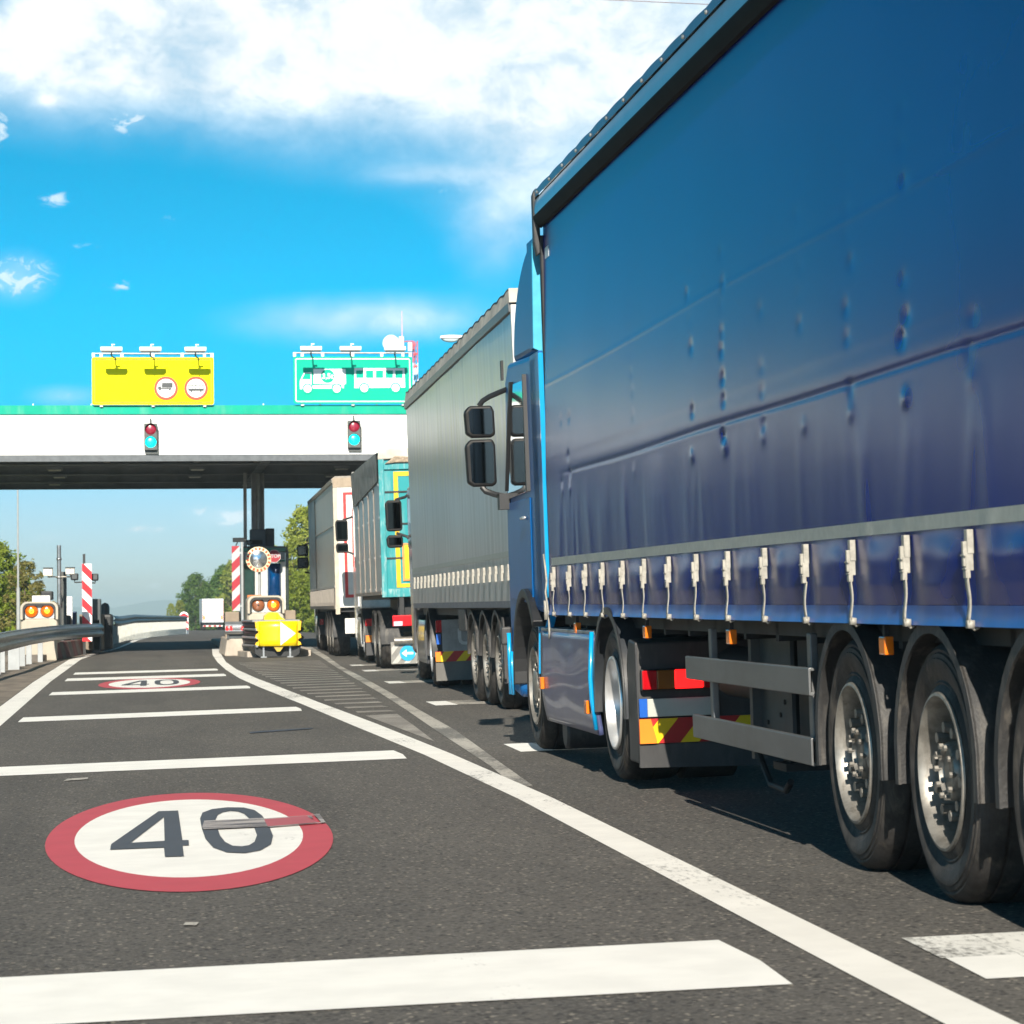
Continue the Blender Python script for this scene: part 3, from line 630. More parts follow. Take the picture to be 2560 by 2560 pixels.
# cab shell: body with a wheel arch cut in its lower edge
def arc(cy, cz, r, a0, a1, n): return [(cy+r*math.cos(R(a0+(a1-a0)*k/n)), cz+r*math.sin(R(a0+(a1-a0)*k/n))) for k in range(n+1)]
CB = [(LY(20.42), 1.06)]+[(LY(20.42), 3.02), (LY(22.05), 3.08), (LY(22.25), 2.95), (LY(22.38), 2.1), (LY(22.42), 1.5), (LY(22.40), .42), (LY(21.98), .38)]+arc(LY(21.25), .55, .66, -10, 128, 12)
b = MB(); b.prism(CB, 'x', .0, 2.5); cab = b.build('cab', M_bp, blue, bevel=.05, seg=3)
b = MB(); CI = [(LY(20.5), 1.3), (LY(20.5), 2.7), (LY(21.9), 2.9), (LY(22.2), 1.3)]
dl = [(LY(20.95), 1.05+.08), (LY(20.92), 1.95), (LY(22.12), 1.95), (LY(22.22), 1.4), (LY(22.2), 1.18)]
b = MB(); b.prism(dl, 'x', -.012, .0); b.build('door', M_bp, cab, bevel=.006)
b = MB(); b.prism([(LY(21.0), 2.0), (LY(21.02), 2.86), (LY(21.72), 2.88), (LY(22.16), 2.08), (LY(22.14), 1.98)], 'x', -.016, .0); b.build('door_window', M_glass, cab, bevel=.004)
b = MB(); b.prism([(LY(20.93), 2.0), (LY(20.96), 2.9), (LY(21.0), 2.9), (LY(21.0), 2.0)], 'x', -.03, .0); b.prism([(LY(21.72), 2.90), (LY(22.2), 2.05), (LY(22.24), 2.05), (LY(21.80), 2.90)], 'x', -.03, .0); b.build('window_frame', M_fr, cab)
b = MB(); b.tube([(-.035, LY(21.05), 1.80), (-.045, LY(21.15), 1.80), (-.035, LY(21.28), 1.80)], .012, 8); b.build('door_handle', M_silver, cab, True)
b = MB()
for k, rad in enumerate((.66, .72)): pass
A1 = arc(LY(21.25), .55, .635, -5, 140, 16); A2 = arc(LY(21.25), .55, .705, 140, -5, 16); b.prism(A1+A2, 'x', -.05, .75); b.build('arch_trim', M_fr, cab, bevel=.008)
b = MB()
def defl(u, v):
    y = LY(20.55)+1.65*u; top = 3.05+.86*math.sqrt(max(0, 1-((u)/1.0)**2.2))
    return (0, y, 3.05+(top-3.05)*v)
prof = [(LY(20.55), 3.03)]+[(LY(20.55)+1.35*math.sin(R(a)), 3.05+.86*math.cos(R(a))) for a in range(0, 91, 6)]
b.prism(prof, 'x', .03, 2.47); b.build('roof_deflector', M_bp, cab, bevel=.06, seg=3)
b = MB(); b.box(.0, .035, LY(20.28), LY(20.75), 1.12, 3.02); b.build('side_deflector', M_bp, cab, bevel=.006)
b = MB(); b.prism([(-.004, 1.18), (-.004, 3.0), (.07, 3.0), (.07, 1.18)], 'y', LY(20.24), LY(20.28)); b.build('deflector_edge', M_bp_sun, cab, bevel=.006)
b = MB(); b.box(-.01, .05, LY(20.34), LY(20.62), 3.05, 3.86); b.build('upper_deflector', M_bp, cab, bevel=.004)
b = MB(); b.prism([(-.03, 3.04), (-.015, 3.80), (.0, 3.9), (.06, 3.88), (.05, 3.0)], 'y', LY(20.30), LY(20.34)); b.build('upper_deflector_edge', mat('sunlit_blue_edge', (.06, .40, .58), .35, coat=.2), cab, bevel=.004)  # sunlit tone of the upper trailing edge, painted into its colour
b = MB(); b.prism([(.004, .60), (.02, 1.08), (.09, 1.08), (.07, .60)], 'y', LY(20.85), LY(20.9)); b.prism([(.03, .95), (.1, 1.2), (.16, 1.18), (.08, .9)], 'y', LY(20.60), LY(20.64)); b.build('rear_wing_edge', M_bp_sun, cab, bevel=.006)
b = MB(); b.tube([(-.02, LY(22.36), .40), (-.03, LY(22.3), .9)], .018, 8); b.tube([(-.02, LY(22.2), .40), (-.03, LY(22.16), .75)], .014, 8); b.build('bumper_edge', M_bp_sun, cab, True)
b = MB(); b.box(-.09, -.0, LY(22.30), LY(22.40), .80, .95); b.build('corner_lamp', M_plast, cab, bevel=.02)
b = MB(); b.box(-.02, -.0, LY(22.28), LY(22.34), 2.96, 3.12); b.build('sun_visor', M_dark, cab)
def mirrors(parent, y, xo, zt, s=1.0, flip=False):
    """two mirror housings on a bent bracket; glass looks back"""
    def hous(z0, z1, nm):
        xa, xb = xo-.02, xo+.215*s
        b = MB(); b.prism([(xa, z0+.03), (xa-.012, z1-.05), (xa+.03, z1), (xb-.02, z1), (xb, z1-.05), (xb+.004, z0+.02), (xb-.03, z0), (xa+.05, z0)], 'y', y-.02, y+.09*s)
        o = b.build('mirror', M_mirror_h, parent, bevel=.02, seg=3)
        b = MB(); b.prism([(xa+.03, z0+.05), (xa+.022, z1-.05), (xa+.05, z1-.025), (xb-.03, z1-.025), (xb-.018, z1-.06), (xb-.018, z0+.04), (xb-.04, z0+.022), (xa+.05, z0+.03)], 'y', y-.026, y-.018); b.build('mirror_glass', M_mirror, o)
    return hous
h = mirrors(blue, LY(22.36), -.295, 0); h(2.50, 2.76, 'a'); h(2.10, 2.485, 'b')
b = MB(); b.tube([(-.20, LY(22.38), 2.76), (-.17, LY(22.37), 2.80), (-.12, LY(22.33), 2.83), (-.04, LY(22.25), 2.86), (.02, LY(22.15), 2.88)], .022, 8); b.build('mirror_bracket', M_fr, cab, True, autos=40)
b = MB(); b.tube([(-.20, LY(22.38), 2.10), (-.17, LY(22.37), 2.06), (-.1, LY(22.33), 2.03), (.01, LY(22.25), 2.0)], .024, 8); b.box(-.09, .0, LY(22.12), LY(22.26), 1.90, 2.03); b.build('mirror_bracket', M_fr, cab, True, autos=40)
# ================================================================== lorries further up the queue
def lorry(name, label, x, y, head, roll=None):
    c = .025 if y < 30 else .025-.015*min(1, (y-30)/40)
    return thing(name, label, 'lorry', (x, y, gz(x, y)), (0, -math.atan(c)+(roll or 0), -R(head)), 'lorries queuing at the toll gate')
def simple_curtain(par, L, zb, zt, m, seed, fold=.004):
    def f(u, v):
        y = L*u; z = zb+(zt-zb)*v; d = .010*mn.noise(Vector((y*.4, z*.6, seed)))+fold*mn.noise(Vector((y*5, z*.5, seed+5)))
        if z < zb+.35: d += .012*abs(math.sin(math.pi*y/.6))*(1-(z-zb)/.35)
        return (-d, y, z)
    b = MB(); b.grid(f, 300, 60); return b.build('curtain', m, par, True)
def undercar(par, L, axles, wk='trailer', zf=1.05, det=1):
    b = MB(); b.box(.12, 2.4, .1, L-.1, zf-.1, zf); b.box(.7, .85, .1, L, zf-.35, zf); b.box(1.65, 1.8, .1, L, zf-.35, zf); b.build('chassis', M_dark, par)
    for y in axles:
        wheel(par, y, wk, det=det)
        b = MB(); b.lathe([(2.13, .3), (2.13, .47), (2.18, .5), (2.45, .5), (2.5, .47), (2.5, .05)], (0, y, .5), 'x', 24); b.tube([(.25, y, .5), (2.2, y, .5)], .07, 8); b.build('axle', M_tyre, par, True, autos=40)
def tractor(par, y0, paint, zr=3.3, gap=.55, guard=True):
    """tractor unit whose rear frame end is at y0 in the lorry's own length; returns the cab"""
    wheel(par, y0+.95, 'rear', x=.02)
    b = MB(); b.lathe([(2.1, .1), (2.1, .47), (2.15, .5), (2.45, .5), (2.5, .47), (2.5, .05)], (0, y0+.95, .5), 'x', 24); b.lathe([(.42, .3), (.42, .5), (.75, .5), (.75, .3)], (0, y0+.95, .5), 'x', 24)
    b.lathe([(2.1, .1), (2.1, .47), (2.15, .5), (2.45, .5), (2.5, .47), (2.5, .05)], (0, y0+4.65, .5), 'x', 24); b.build('rear_axle', M_tyre, par, True, autos=40)
    b = MB(); b.box(.6, 1.9, y0, y0+5.4, .6, 1.02); b.build('tractor_frame', M_dark, par)
    arch(par, y0+.95, .60, x0=-.02, x1=.62, a0=-5, a1=185, zc=.515, drop=.42, m=M_plast)
    wheel(par, y0+4.65, 'front')
    b = MB(); b.grid(lambda u, v: (-.01-.02*math.sin(math.pi*v), y0+1.65+2.2*u, .3+.62*v), 6, 8); s = b.build('side_skirt', paint, par, True); s.modifiers.new('t', 'SOLIDIFY').thickness = .03
    P = [(y0+3.7, 1.1), (y0+3.7, zr-.35), (y0+5.5, zr-.3), (y0+5.7, zr-.45), (y0+5.85, 1.5), (y0+5.85, .4), (y0+5.4, .38)]+arc(y0+4.65, .55, .64, -10, 128, 10)
    b = MB(); b.prism(P, 'x', .0, 2.5); cab = b.build('cab', paint, par, bevel=.06, seg=3)
    b = MB(); b.prism([(y0+4.2, 2.0), (y0+4.25, zr-.5), (y0+5.1, zr-.5), (y0+5.6, 2.05)], 'x', -.014, .0); b.build('door_window', M_glass, cab)
    P = [(y0+3.8, zr-.38)]+[(y0+3.8+1.7*math.sin(R(a)), zr-.38+(3.95-zr+.38)*math.cos(R(a))) for a in range(0, 91, 9)]
    b = MB(); b.prism(P, 'x', .1, 2.4); b.build('roof_deflector', paint, cab, bevel=.06)
    b = MB(); b.box(0, .04, y0+3.45, y0+4.0, 1.15, zr-.35); b.build('side_deflector', paint, cab, bevel=.006)
    return cab
def steer(par, n0, y0, dx, deg):
    """the tractor's parts (all built after the first n0) stand turned about the coupling"""
    M_ = Matrix.Translation((dx, y0, 0)) @ Matrix.Rotation(-R(deg), 4, 'Z') @ Matrix.Translation((0, -y0, 0))
    for o in [q for q in par.children if q not in n0]: o.matrix_basis = M_ @ o.matrix_basis
# ---------------- 2: grey curtain-sided lorry
LB = 13.5
gb = lorry('articulated_lorry', 'weathered grey curtain-sided lorry with white rear doors directly ahead of the blue one', 3.70, 27.0, .87, -R(.5))
M_gcur = curtain_mat('grey_curtain', (.27, .28, .29), .28, (.32, .33, .335), stain=(.36, .37, .20), dirt=.45, spec=.55)
simple_curtain(gb, LB, 1.17, 4.02, M_gcur, 11, .006)
b = MB(); b.box(.05, 2.5, .05, LB, 1.15, 4.0); b.build('load_body', M_box, gb)
b = MB(); b.grid(lambda u, v: (-.016, LB*u, 1.62+.06*v), 40, 1); b.build('reflective_stripe', M_stripe, gb)
b = MB(); b.box(-.015, .02, 0, LB, 1.10, 1.17); b.build('hem', mat('grey_hem', (.11, .12, .15), .5, dirt=.4), gb)
gp = None
for k in range(22):
    y = .35+k*.6
    if gp is None:
        b = MB(); b.box(-.040, -.012, -.018, .018, 1.46, 1.545); b.box(-.045, -.02, -.014, .014, 1.38, 1.46); gp = b.build('buckle', M_cream, gb); gp.location.y = y
        b = MB(); b.grid(lambda u, v: (-.030+.006*math.sin(v*6), -.012+.02*u, 1.40-.26*v), 1, 6); b.build('strap', M_cream, gp)
    else: c = copy_tree(gp, gb); c.location.y = y
M_tan = mat('dusty_white_roof', (.50, .46, .40), .7, var=.2, vs=3, dirt=.6, dcol=(.25, .22, .18))
b = MB()
def rb(u, v):
    y = -.02+(LB+.04)*u; pu = .02*abs(math.sin(math.pi*y/.62))
    return (-.02-pu*.3+.03*v, y, 4.12+.13*v+pu*v) if v <= 1 else 0
b.grid(rb, 140, 3); b.grid(lambda u, v: (-.0+2.52*v, -.02+(LB+.04)*u, 4.26+.02*math.sin(math.pi*v)+.02*abs(math.sin(math.pi*LB*u/.62))*(1-v)), 140, 6)
b.box(-.02, 2.52, -.04, -.02, 4.12, 4.26); b.build('roof_tarpaulin', M_tan, gb, True, autos=50)
b = MB(); b.prism([(.02, 4.02), (-.025, 4.03), (-.03, 4.12), (.02, 4.12)], 'y', 0, LB); b.build('roof_rail', mat('dull_rail', (.10, .105, .11), .4, metal=.4, dirt=.4), gb, bevel=.004)
M_wdoor = mat('white_doors', (.72, .71, .68), .45, var=.05, dirt=.22, dcol=(.4, .36, .3))
b = MB(); b.box(-.005, .10, -.03, .04, 1.1, 4.10); b.box(2.4, 2.5, -.03, .04, 1.1, 4.10); b.box(.10, 2.4, -.03, .02, 1.1, 1.25); b.box(.10, 2.4, -.03, .03, 3.98, 4.10); b.build('rear_frame', mat('rear_frame_paint', (.58, .57, .54), .5, dirt=.4), gb, bevel=.006)
for (xa, xb) in ((.102, 1.245), (1.255, 2.398)):
    b = MB(); b.box(xa, xb, -.02, .02, 1.252, 3.978); o = b.build('door', M_wdoor, gb, bevel=.006)
    b = MB()
    for q in (.35, .8): b.tube([(xa+q, -.04, 1.2), (xa+q, -.04, 4.0)], .014, 8)
    b.build('locking_bar', M_alu, o, True)
b = MB(); b.box(.22, .27, -.026, -.021, 3.68, 3.88); b.box(.22, .60, -.0262, -.0212, 3.83, 3.88); b.build('corner_tape', mat('yellow_tape', (.80, .60, .02), .4), gb)
undercar(gb, LB, (2.65, 3.96, 5.27), zf=1.10)
for y in (2.65, 3.96, 5.27): arch(gb, y, .56, x0=.0, x1=.42, zc=.515, drop=.55)
b = MB(); b.box(-.005, .012, 1.9, 2.05, .35, 1.0); b.prism([(1.98, .30), (1.98, 1.0), (2.02, 1.0), (2.02, .30)], 'x', 0, .45); b.build('mud_flap', M_plast, gb)
b = MB(); b.box(-.01, .02, 5.9, 6.7, .82, 1.08); b.build('locker', M_guard, gb, bevel=.01)
wb = 10.6; nB = set(gb.children)
cabB = tractor(gb, wb, mat('grey_cab_paint', (.12, .12, .125), .35, coat=.6, dirt=.4))
b = MB(); b.box(.02, .22, wb-.05, wb+.0, .76, .93); o = b.build('tail_light', M_redl, gb, bevel=.01)
b = MB(); b.box(.10, 1.0, wb-.07, wb-.05, .50, .93); pn = b.build('rear_flap_panel', mat('pale_flap', (.30, .30, .29), .6, dirt=.4), gb)
tx = shift(text_mb('UTM', .30, .003, .008), .62, wb-.075, .68); tx.build('lettering', mat('flap_letters', (.55, .55, .54), .6), pn)
b = MB(); b.box(.02, .08, wb-.08, wb-.055, .60, .74); b.build('blue_band', M_eu, gb)
b = MB(); b.box(.0, 1.2, wb-.05, wb-.03, .36, .50); bd = b.build('chevron_board', M_cr, gb)
stripes(None, .0, 1.2, wb-.051, .36, .50, None, None, .13, .9, -2, 5, pitch=.28).build('yellow_stripes', M_cy, bd)
b = MB(); b.box(-.0, .07, wb-.06, wb-.052, .365, .495); b.build('corner_reflector', M_co, bd)
b = MB(); b.box(0, 1.1, wb-.03, wb+.02, .10, .36); b.build('mud_flap', mat('dusty_flap', (.13, .125, .115), .7, dirt=.5), gb)
def mirror_pair(par, cab, X0, y, z0, z1, z2, z3, w_, arm_z, my_=.12):
    """wide-angle and main mirror housings out to the left of the cab"""
    for (a, b_) in ((z0, z1), (z2, z3)):
        b = MB(); b.prism([(X0, a+.03), (X0-.01, b_-.05), (X0+.03, b_), (X0+w_-.02, b_), (X0+w_, b_-.05), (X0+w_, a+.03), (X0+w_-.03, a), (X0+.03, a)], 'y', y-.02, y+my_); o = b.build('mirror', M_mirror_h, par, bevel=.02)
        b = MB(); b.box(X0+.025, X0+w_-.025, y-.026, y-.019, a+.04, b_-.04); b.build('mirror_glass', M_mirror, o, bevel=.02)
    b = MB()
    for z, dz in arm_z: b.tube([(X0+w_*.6, y, z), (X0+w_+.06, y, z+dz*.5), (.02, y-.1, z+dz)], .022, 8)
    b.build('mirror_arm', M_plast, cab, True)
mirror_pair(gb, cabB, -.34, wb+5.6, 2.05, 2.25, 2.31, 2.80, .25, ((2.80, .08), (2.28, -.12)))
steer(gb, nB, wb+1, .05, 1.5)
# ---------------- 3: turquoise tipper
tc = lorry('tipper_lorry', 'turquoise and bare metal tipper lorry with a crumpled grey sheet over its top', 4.21, 49.8, .9, -R(.3))
M_teal = mat('turquoise_paint', (.0, .25, .27), .42, var=.06, vs=3, coat=.3, dirt=.25, dcol=(.55, .58, .56))
M_tside = curtain_mat('bare_metal_side', (.20, .235, .235), .30, (.26, .29, .29), dirt=.35, spec=.6)
LC = 8.0; ZC0, ZC1 = 1.36, 3.90
b = MB(); b.grid(lambda u, v: (-.004*mn.noise(Vector((u*6, v*2, 9))), LC*u, ZC0+(ZC1-ZC0)*v), 160, 10); b.build('body_side', M_tside, tc, True)
b = MB(); b.box(.03, 2.5, .06, LC, ZC0, ZC1-.05); b.build('tipper_body', M_tside, tc)
M_rust = mat('rusty_seam', (.27, .22, .18), .7, var=.3)
b = MB()
for k in range(1, 5): b.box(-.014, -.0, LC*k/5-.006, LC*k/5+.006, ZC0, ZC1-.5)
b.box(-.02, .02, 0, LC, ZC0, ZC0+.06); b.build('seam', M_rust, tc)
b = MB()
for k in range(0, 5):
    for z in (ZC0+.1, 2.05, 2.75, 3.35-.04*k): b.lathe([(-.03, .001), (-.028, .022), (-.01, .03)], (0, LC*(k+.04)/5, z), 'x', 8)
b.build('rivets', M_silver, tc, True)
M_sheet = mat('grey_load_sheet', (.17, .175, .17), .6, var=.3, vs=3, bump=.6, bs=5)
def sheetf(u, v):
    y = LC*u; n_ = mn.noise(Vector((y*.8, v*2, 1))); hang = .52+.025*y+.05*n_
    return (-.03-.02*n_-.01*v, y, ZC1+.03-hang*(1-v))
b = MB(); b.grid(sheetf, 80, 12); b.grid(lambda u, v: (2.5*v-.03, LC*u, ZC1+.03+.05*math.sin(math.pi*v)+.02*mn.noise(Vector((u*9, v*4, 2)))), 60, 10); b.build('load_sheet', M_sheet, tc, True, autos=60)
b = MB(); b.box(0, 2.5, -.0, .06, ZC0, 3.80); rear = b.build('tailgate', M_teal, tc, bevel=.01)
b = MB(); b.box(-.01, .09, -.05, .0, ZC0-.05, 3.93); b.box(2.41, 2.5, -.05, 0, ZC0-.05, 3.93); b.box(.09, 2.41, -.05, .0, ZC0-.05, ZC0+.10); b.box(.09, 2.41, -.045, .0, 3.62, 3.74); b.build('tailgate_frame', mat('chipped_turquoise', (.02, .26, .28), .5, var=.1, vs=6, dirt=.75, dcol=(.62, .64, .62)), rear, bevel=.008)
for z in (2.0, 2.62, 3.2): b = MB(); b.box(.09, .5, -.02, -.0, z, z+.03); b.build('hinge_bar', M_dark, rear)
b = MB(); b.box(.26, 2.2, -.012, -.001, 3.50, 3.58); b.box(.26, .34, -.0125, -.001, 1.55, 3.50); b.box(.26, 1.9, -.012, -.001, 1.48, 1.55); b.build('yellow_outline', mat('yellow_band', (.72, .42, .0), .45), rear)
b = MB(); b.box(.38, .74, -.03, -.012, 1.60, 2.28); o = b.build('rear_marker_plate', mat('orange_border', (.72, .26, .06), .45), rear)
b = MB(); b.box(.42, .70, -.035, -.031, 1.64, 2.24); b.build('yellow_plate', mat('yellow_plate', (.85, .55, .0), .4), o)
b = MB(); b.prism([(-.02, 3.80), (.4, 3.82), (1.0, 3.80), (1.8, 3.88), (2.5, 3.86), (2.5, 4.02), (0, 4.0)], 'y', -.06, .02); b.build('sheet_edge', M_tan, tc, bevel=.02)
b = MB(); b.prism([(.1, 3.72), (.3, 3.86), (.7, 3.83), (.95, 3.78), (1.2, 3.70), (1.15, 3.66), (.7, 3.74), (.3, 3.74)], 'y', -.10, -.045); b.build('rolled_net', mat('tan_net', (.32, .25, .18), .8, var=.4, vs=20), tc, bevel=.02)
undercar(tc, LC, (1.5, 2.81), 'trailer', 1.38, det=1)
for y in (1.5, 2.81): arch(tc, y, .56, x0=0, x1=.42, zc=.515, drop=.45)
b = MB(); b.box(.3, .38, -.03, .1, .95, 1.36); b.box(2.1, 2.2, -.03, .1, .95, 1.36); b.box(.30, 2.3, .3, .6, .95, 1.33); b.build('rear_frame', M_dark, tc)
b = MB(); b.box(.16, 1.05, -.06, .0, .78, .98); o = b.build('tail_light', mat('big_red_lens', (.60, .004, .012), .3, coat=.3), tc, bevel=.015)
b = MB(); b.box(.18, .34, -.068, -.061, .79, .87); b.build('reflector', mat('pale_reflector', (.55, .50, .60), .3), o)
b = MB(); b.tube([(.18, -.03, .52), (2.3, -.03, .52)], .07, 14); b.build('underrun_bar', M_steel, tc, True, autos=40)
b = MB(); b.box(.12, 1.15, .02, .05, .10, .50); fl = b.build('mud_flap', mat('pale_dirty_flap', (.20, .195, .18), .6, dirt=.5), tc)
mb = stripes(None, .13, 1.14, .019, .11, .45, None, None, .10, .8, -3, 6, pitch=.22); mb.build('white_stripes', mat('flap_white', (.42, .41, .38), .5, dirt=.3), fl)
b = MB(); b.lathe([(-.012, .001), (-.012, .14), (.0, .14)], (.42, .015, .29), 'y', 24); o = b.build('blue_disc', mat('sign_blue', (.01, .33, .60), .4), fl)
b = MB(); b.prism([(.31, .29), (.40, .36), (.40, .31), (.52, .31), (.52, .27), (.40, .27), (.40, .22)], 'y', -.002, .002); b.build('arrow', M_wdoor, fl)
M_wcab = mat('white_cab_paint', (.66, .66, .64), .3, coat=.6, dirt=.15)
nC = set(tc.children); cabC = tractor(tc, 6.7, M_wcab, zr=3.7)
mirror_pair(tc, cabC, -.38, 11.9, 2.36, 2.58, 2.62, 3.10, .27, ((3.10, .08), (2.40, -.10)))
b = MB(); b.box(.0, .2, 6.55, 6.65, .75, .9); b.build('tail_light', M_redl, tc, bevel=.01)
b = MB(); b.box(.0, .3, 6.55, 6.63, .42, .56); b.build('corner_reflector', M_co, tc)
b = MB(); b.box(.0, .5, 6.57, 6.63, .15, .9); b.build('rear_panel', M_plast, tc)
steer(tc, nC, 7.7, .10, 1.2)
b = MB(); b.box(-.02, .25, LC+.05, LC+.10, 2.2, 3.98); b.box(-.02, 1.2, LC+.05, LC+.1, 3.9, 3.98); b.build('front_frame', M_wdoor, tc)
# ---------------- 4: beige lorry under the roof
td = lorry('articulated_lorry', 'beige curtain-sided lorry with a red outline on its white rear doors', 4.30, 63.9, .90, -R(.3))
LD = 13.6
M_bei = curtain_mat('beige_curtain', (.34, .32, .27), .36, (.38, .36, .31), dirt=.25, spec=.5)
simple_curtain(td, LD, 1.25, 4.05, M_bei, 30)
b = MB(); b.box(.05, 2.5, .05, LD, 1.2, 4.05); b.build('load_body', M_box, td)
b = MB(); b.grid(lambda u, v: (-.018, LD*(.70+.30*u), 1.25+2.8*v), 20, 10); b.build('front_panel', mat('slate_panel', (.13, .15, .15), .4), td)
b = MB(); b.box(-.02, .01, 0, LD, 1.62, 1.67); b.box(-.018, .01, 0, LD*.7, 3.05, 3.07); b.build('strap_band', mat('pale_band', (.42, .41, .38), .6), td)
b = MB(); b.box(-.03, .02, 0, LD, 1.12, 1.28)
for k in range(22): b.box(-.05, -.02, .3+k*.6, .34+k*.6, 1.2, 1.6)
b.build('hem', mat('dusty_hem', (.20, .18, .155), .6, dirt=.5), td)
b = MB(); b.prism([(.02, 4.03), (-.03, 4.04), (-.035, 4.14), (.05, 4.20), (2.45, 4.22), (2.5, 4.05)], 'y', -.0, LD); b.build('roof', mat('brown_grey_roof', (.30, .27, .23), .6, dirt=.4), td, bevel=.01)
b = MB(); b.box(-.0, 2.5, -.04, .0, 1.15, 4.02); rd = b.build('rear_doors', M_wdoor, td, bevel=.01)
b = MB(); b.box(.22, 2.3, -.046, -.041, 3.76, 3.82); b.box(.22, .29, -.0462, -.041, 1.45, 3.76); b.box(.22, 2.3, -.046, -.041, 1.38, 1.45); b.build('red_outline', mat('red_tape', (.62, .03, .03), .4), rd)
b = MB(); b.box(.62, .9, -.046, -.041, 1.75, 2.1); b.build('yellow_mark', M_cy, rd)
b = MB(); b.box(-.01, 2.5, -.06, .0, 3.94, 4.16); b.build('rear_header', mat('tan_header', (.33, .26, .19), .7, dirt=.4), td)
b = MB(); b.box(-.01, .09, -.055, -.041, 1.0, 3.93); b.build('rear_frame', mat('stained_frame', (.5, .45, .36), .6, dirt=.6, dcol=(.25, .17, .10)), td)
undercar(td, LD, (2.2, 3.51, 4.82), zf=1.15, det=0)
for y in (2.2, 3.51, 4.82): arch(td, y, .56, x0=0, x1=.42, zc=.515, drop=.45)
b = MB(); b.box(.5, .75, -.03, .0, .75, .92); b.build('tail_light', M_redl, td)
b = MB(); b.box(.2, .9, .0, .03, .55, .9); b.build('bumper', M_wdoor, td)
nD = set(td.children); cabD = tractor(td, 10.4, mat('dark_green_cab', (.02, .03, .028), .3, coat=.6), zr=3.4)
mirror_pair(td, cabD, -.45, 16.2, 2.30, 2.62, 2.66, 2.98, .32, ((2.98, .10), (2.2, -.10)))
b = MB(); b.box(-.0, .1, 10.2, 10.3, .7, .85); b.build('tail_light', M_redl, td)
steer(td, nD, 11.4, .10, 1.2)
# ---------------- far white lorry beyond the toll plaza
fx, fy_ = 6.15, 328
fl_ = thing('box_lorry', 'small white box lorry far away on the road beyond the toll gate', 'lorry', (fx, fy_, gz(fx, fy_)), (0, 0, R(1.2)))
b = MB(); b.box(0, 2.52, 0, 8.5, .95, 3.75); bb = b.build('box_body', mat('pale_box_side', (.60, .63, .66), .5, var=.04), fl_, bevel=.03)
for (xa, xb) in ((.08, 1.24), (1.28, 2.44)):
    b = MB(); b.box(xa, xb, -.03, .0, 1.05, 3.66); b.build('door', M_wdoor, bb)
b = MB()
for k in range(9):
    for x in (.03, 2.45): b.box(x, x+.06, -.04, -.001, 1.2+k*.27, 1.32+k*.27)
b.build('red_edge_marks', mat('red_tape', (.62, .03, .03), .4), bb)
for x in (.1, 2.2): b = MB(); b.box(x, x+.22, -.05, -.031, 1.3, 1.75); b.build('orange_plate', mat('orange_border', (.8, .3, .06), .4), bb)
b = MB(); b.box(.1, 2.4, -.02, .02, .45, .62); bp = b.build('bumper', M_wdoor, fl_)
for k in range(4):
    b = MB(); b.box(.15+k*.6, .42+k*.6, -.03, -.021, .46, .61); b.build('red_block', M_redl, bp)
b = MB(); b.box(.15, 2.35, .3, 8, .7, .94); b.build('chassis', M_dark, fl_)
for y in (1.6, 6.8):
    for x0 in (.05, 2.1):
        b = MB(); b.lathe([(x0, .05), (x0, .45), (x0+.05, .5), (x0+.35, .5), (x0+.38, .05)], (0, y, .5), 'x', 20); b.build('wheel', M_tyre, fl_, True, autos=40)
b = MB(); b.box(0.05, 2.47, 8.6, 10.4, .6, 3.0); b.build('cab', M_wcab, fl_, bevel=.15)

# ================================================================== toll canopy
cn = thing('toll_canopy', 'long white toll roof with a green top band and dark underside across the road', 'canopy', (0, 73, 0))
M_fas = mat('white_fascia', (.83, .83, .82), .5, var=.03, vs=1, dirt=.05, dcol=(.6, .6, .6))
M_gr = mat('green_edge', (.0, .36, .24), .6, spec=.2, var=.08, vs=1.2, dirt=.30, dcol=(.28, .55, .42))
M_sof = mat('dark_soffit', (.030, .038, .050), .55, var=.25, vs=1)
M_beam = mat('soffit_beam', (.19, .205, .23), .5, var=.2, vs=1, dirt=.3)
YC = 73; CX0, CX1 = -26, 34; ZS = 5.17
rel = lambda y: y-YC
b = MB(); b.box(CX0, CX1, 0, .12, 5.27, 6.33); b.box(CX0, CX0+.1, .12, 20, 5.27, 6.33); b.box(CX1-.1, CX1, .12, 20, 5.27, 6.33); b.build('fascia', M_fas, cn)
b = MB(); b.box(CX0-.02, CX1, -.05, .22, 6.335, 6.57); b.build('green_band', M_gr, cn)
b = MB(); b.box(CX0, CX1, -.01, .25, 5.10, 5.265); b.build('edge_beam', mat('edge_beam', (.10, .11, .12), .45, metal=.3, var=.15), cn)
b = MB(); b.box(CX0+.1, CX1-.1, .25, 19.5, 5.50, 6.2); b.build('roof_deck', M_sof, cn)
for k, (y, h, t) in enumerate(((4.2, 5.22, .3), (9.5, 5.20, .35), (14.5, 5.20, .35), (19.6, 5.22, .3))):
    b = MB(); b.box(CX0+.1, CX1-.1, y-t/2, y+t/2, h, h+.03); b.box(CX0+.1, CX1-.1, y-.02, y+.02, h+.03, 5.5); b.build('cross_beam', M_beam, cn)
for x in (-13.0, -6.8, 3.19, 9.4, 16):
    b = MB(); b.box(x-.13, x+.13, .3, 19.4, 5.235, 5.26); b.box(x-.015, x+.015, .3, 19.4, 5.26, 5.5); b.build('main_beam', M_beam, cn)
b = MB()
for k in range(21): b.box(CX0+.1, CX1-.1, .9+.9*k, .94+.9*k, 5.40, 5.495)
b.build('purlins', M_beam, cn)
M_lampw = mat('soffit_lamp', (.62, .62, .58), .5, dirt=.2)
sl0 = None
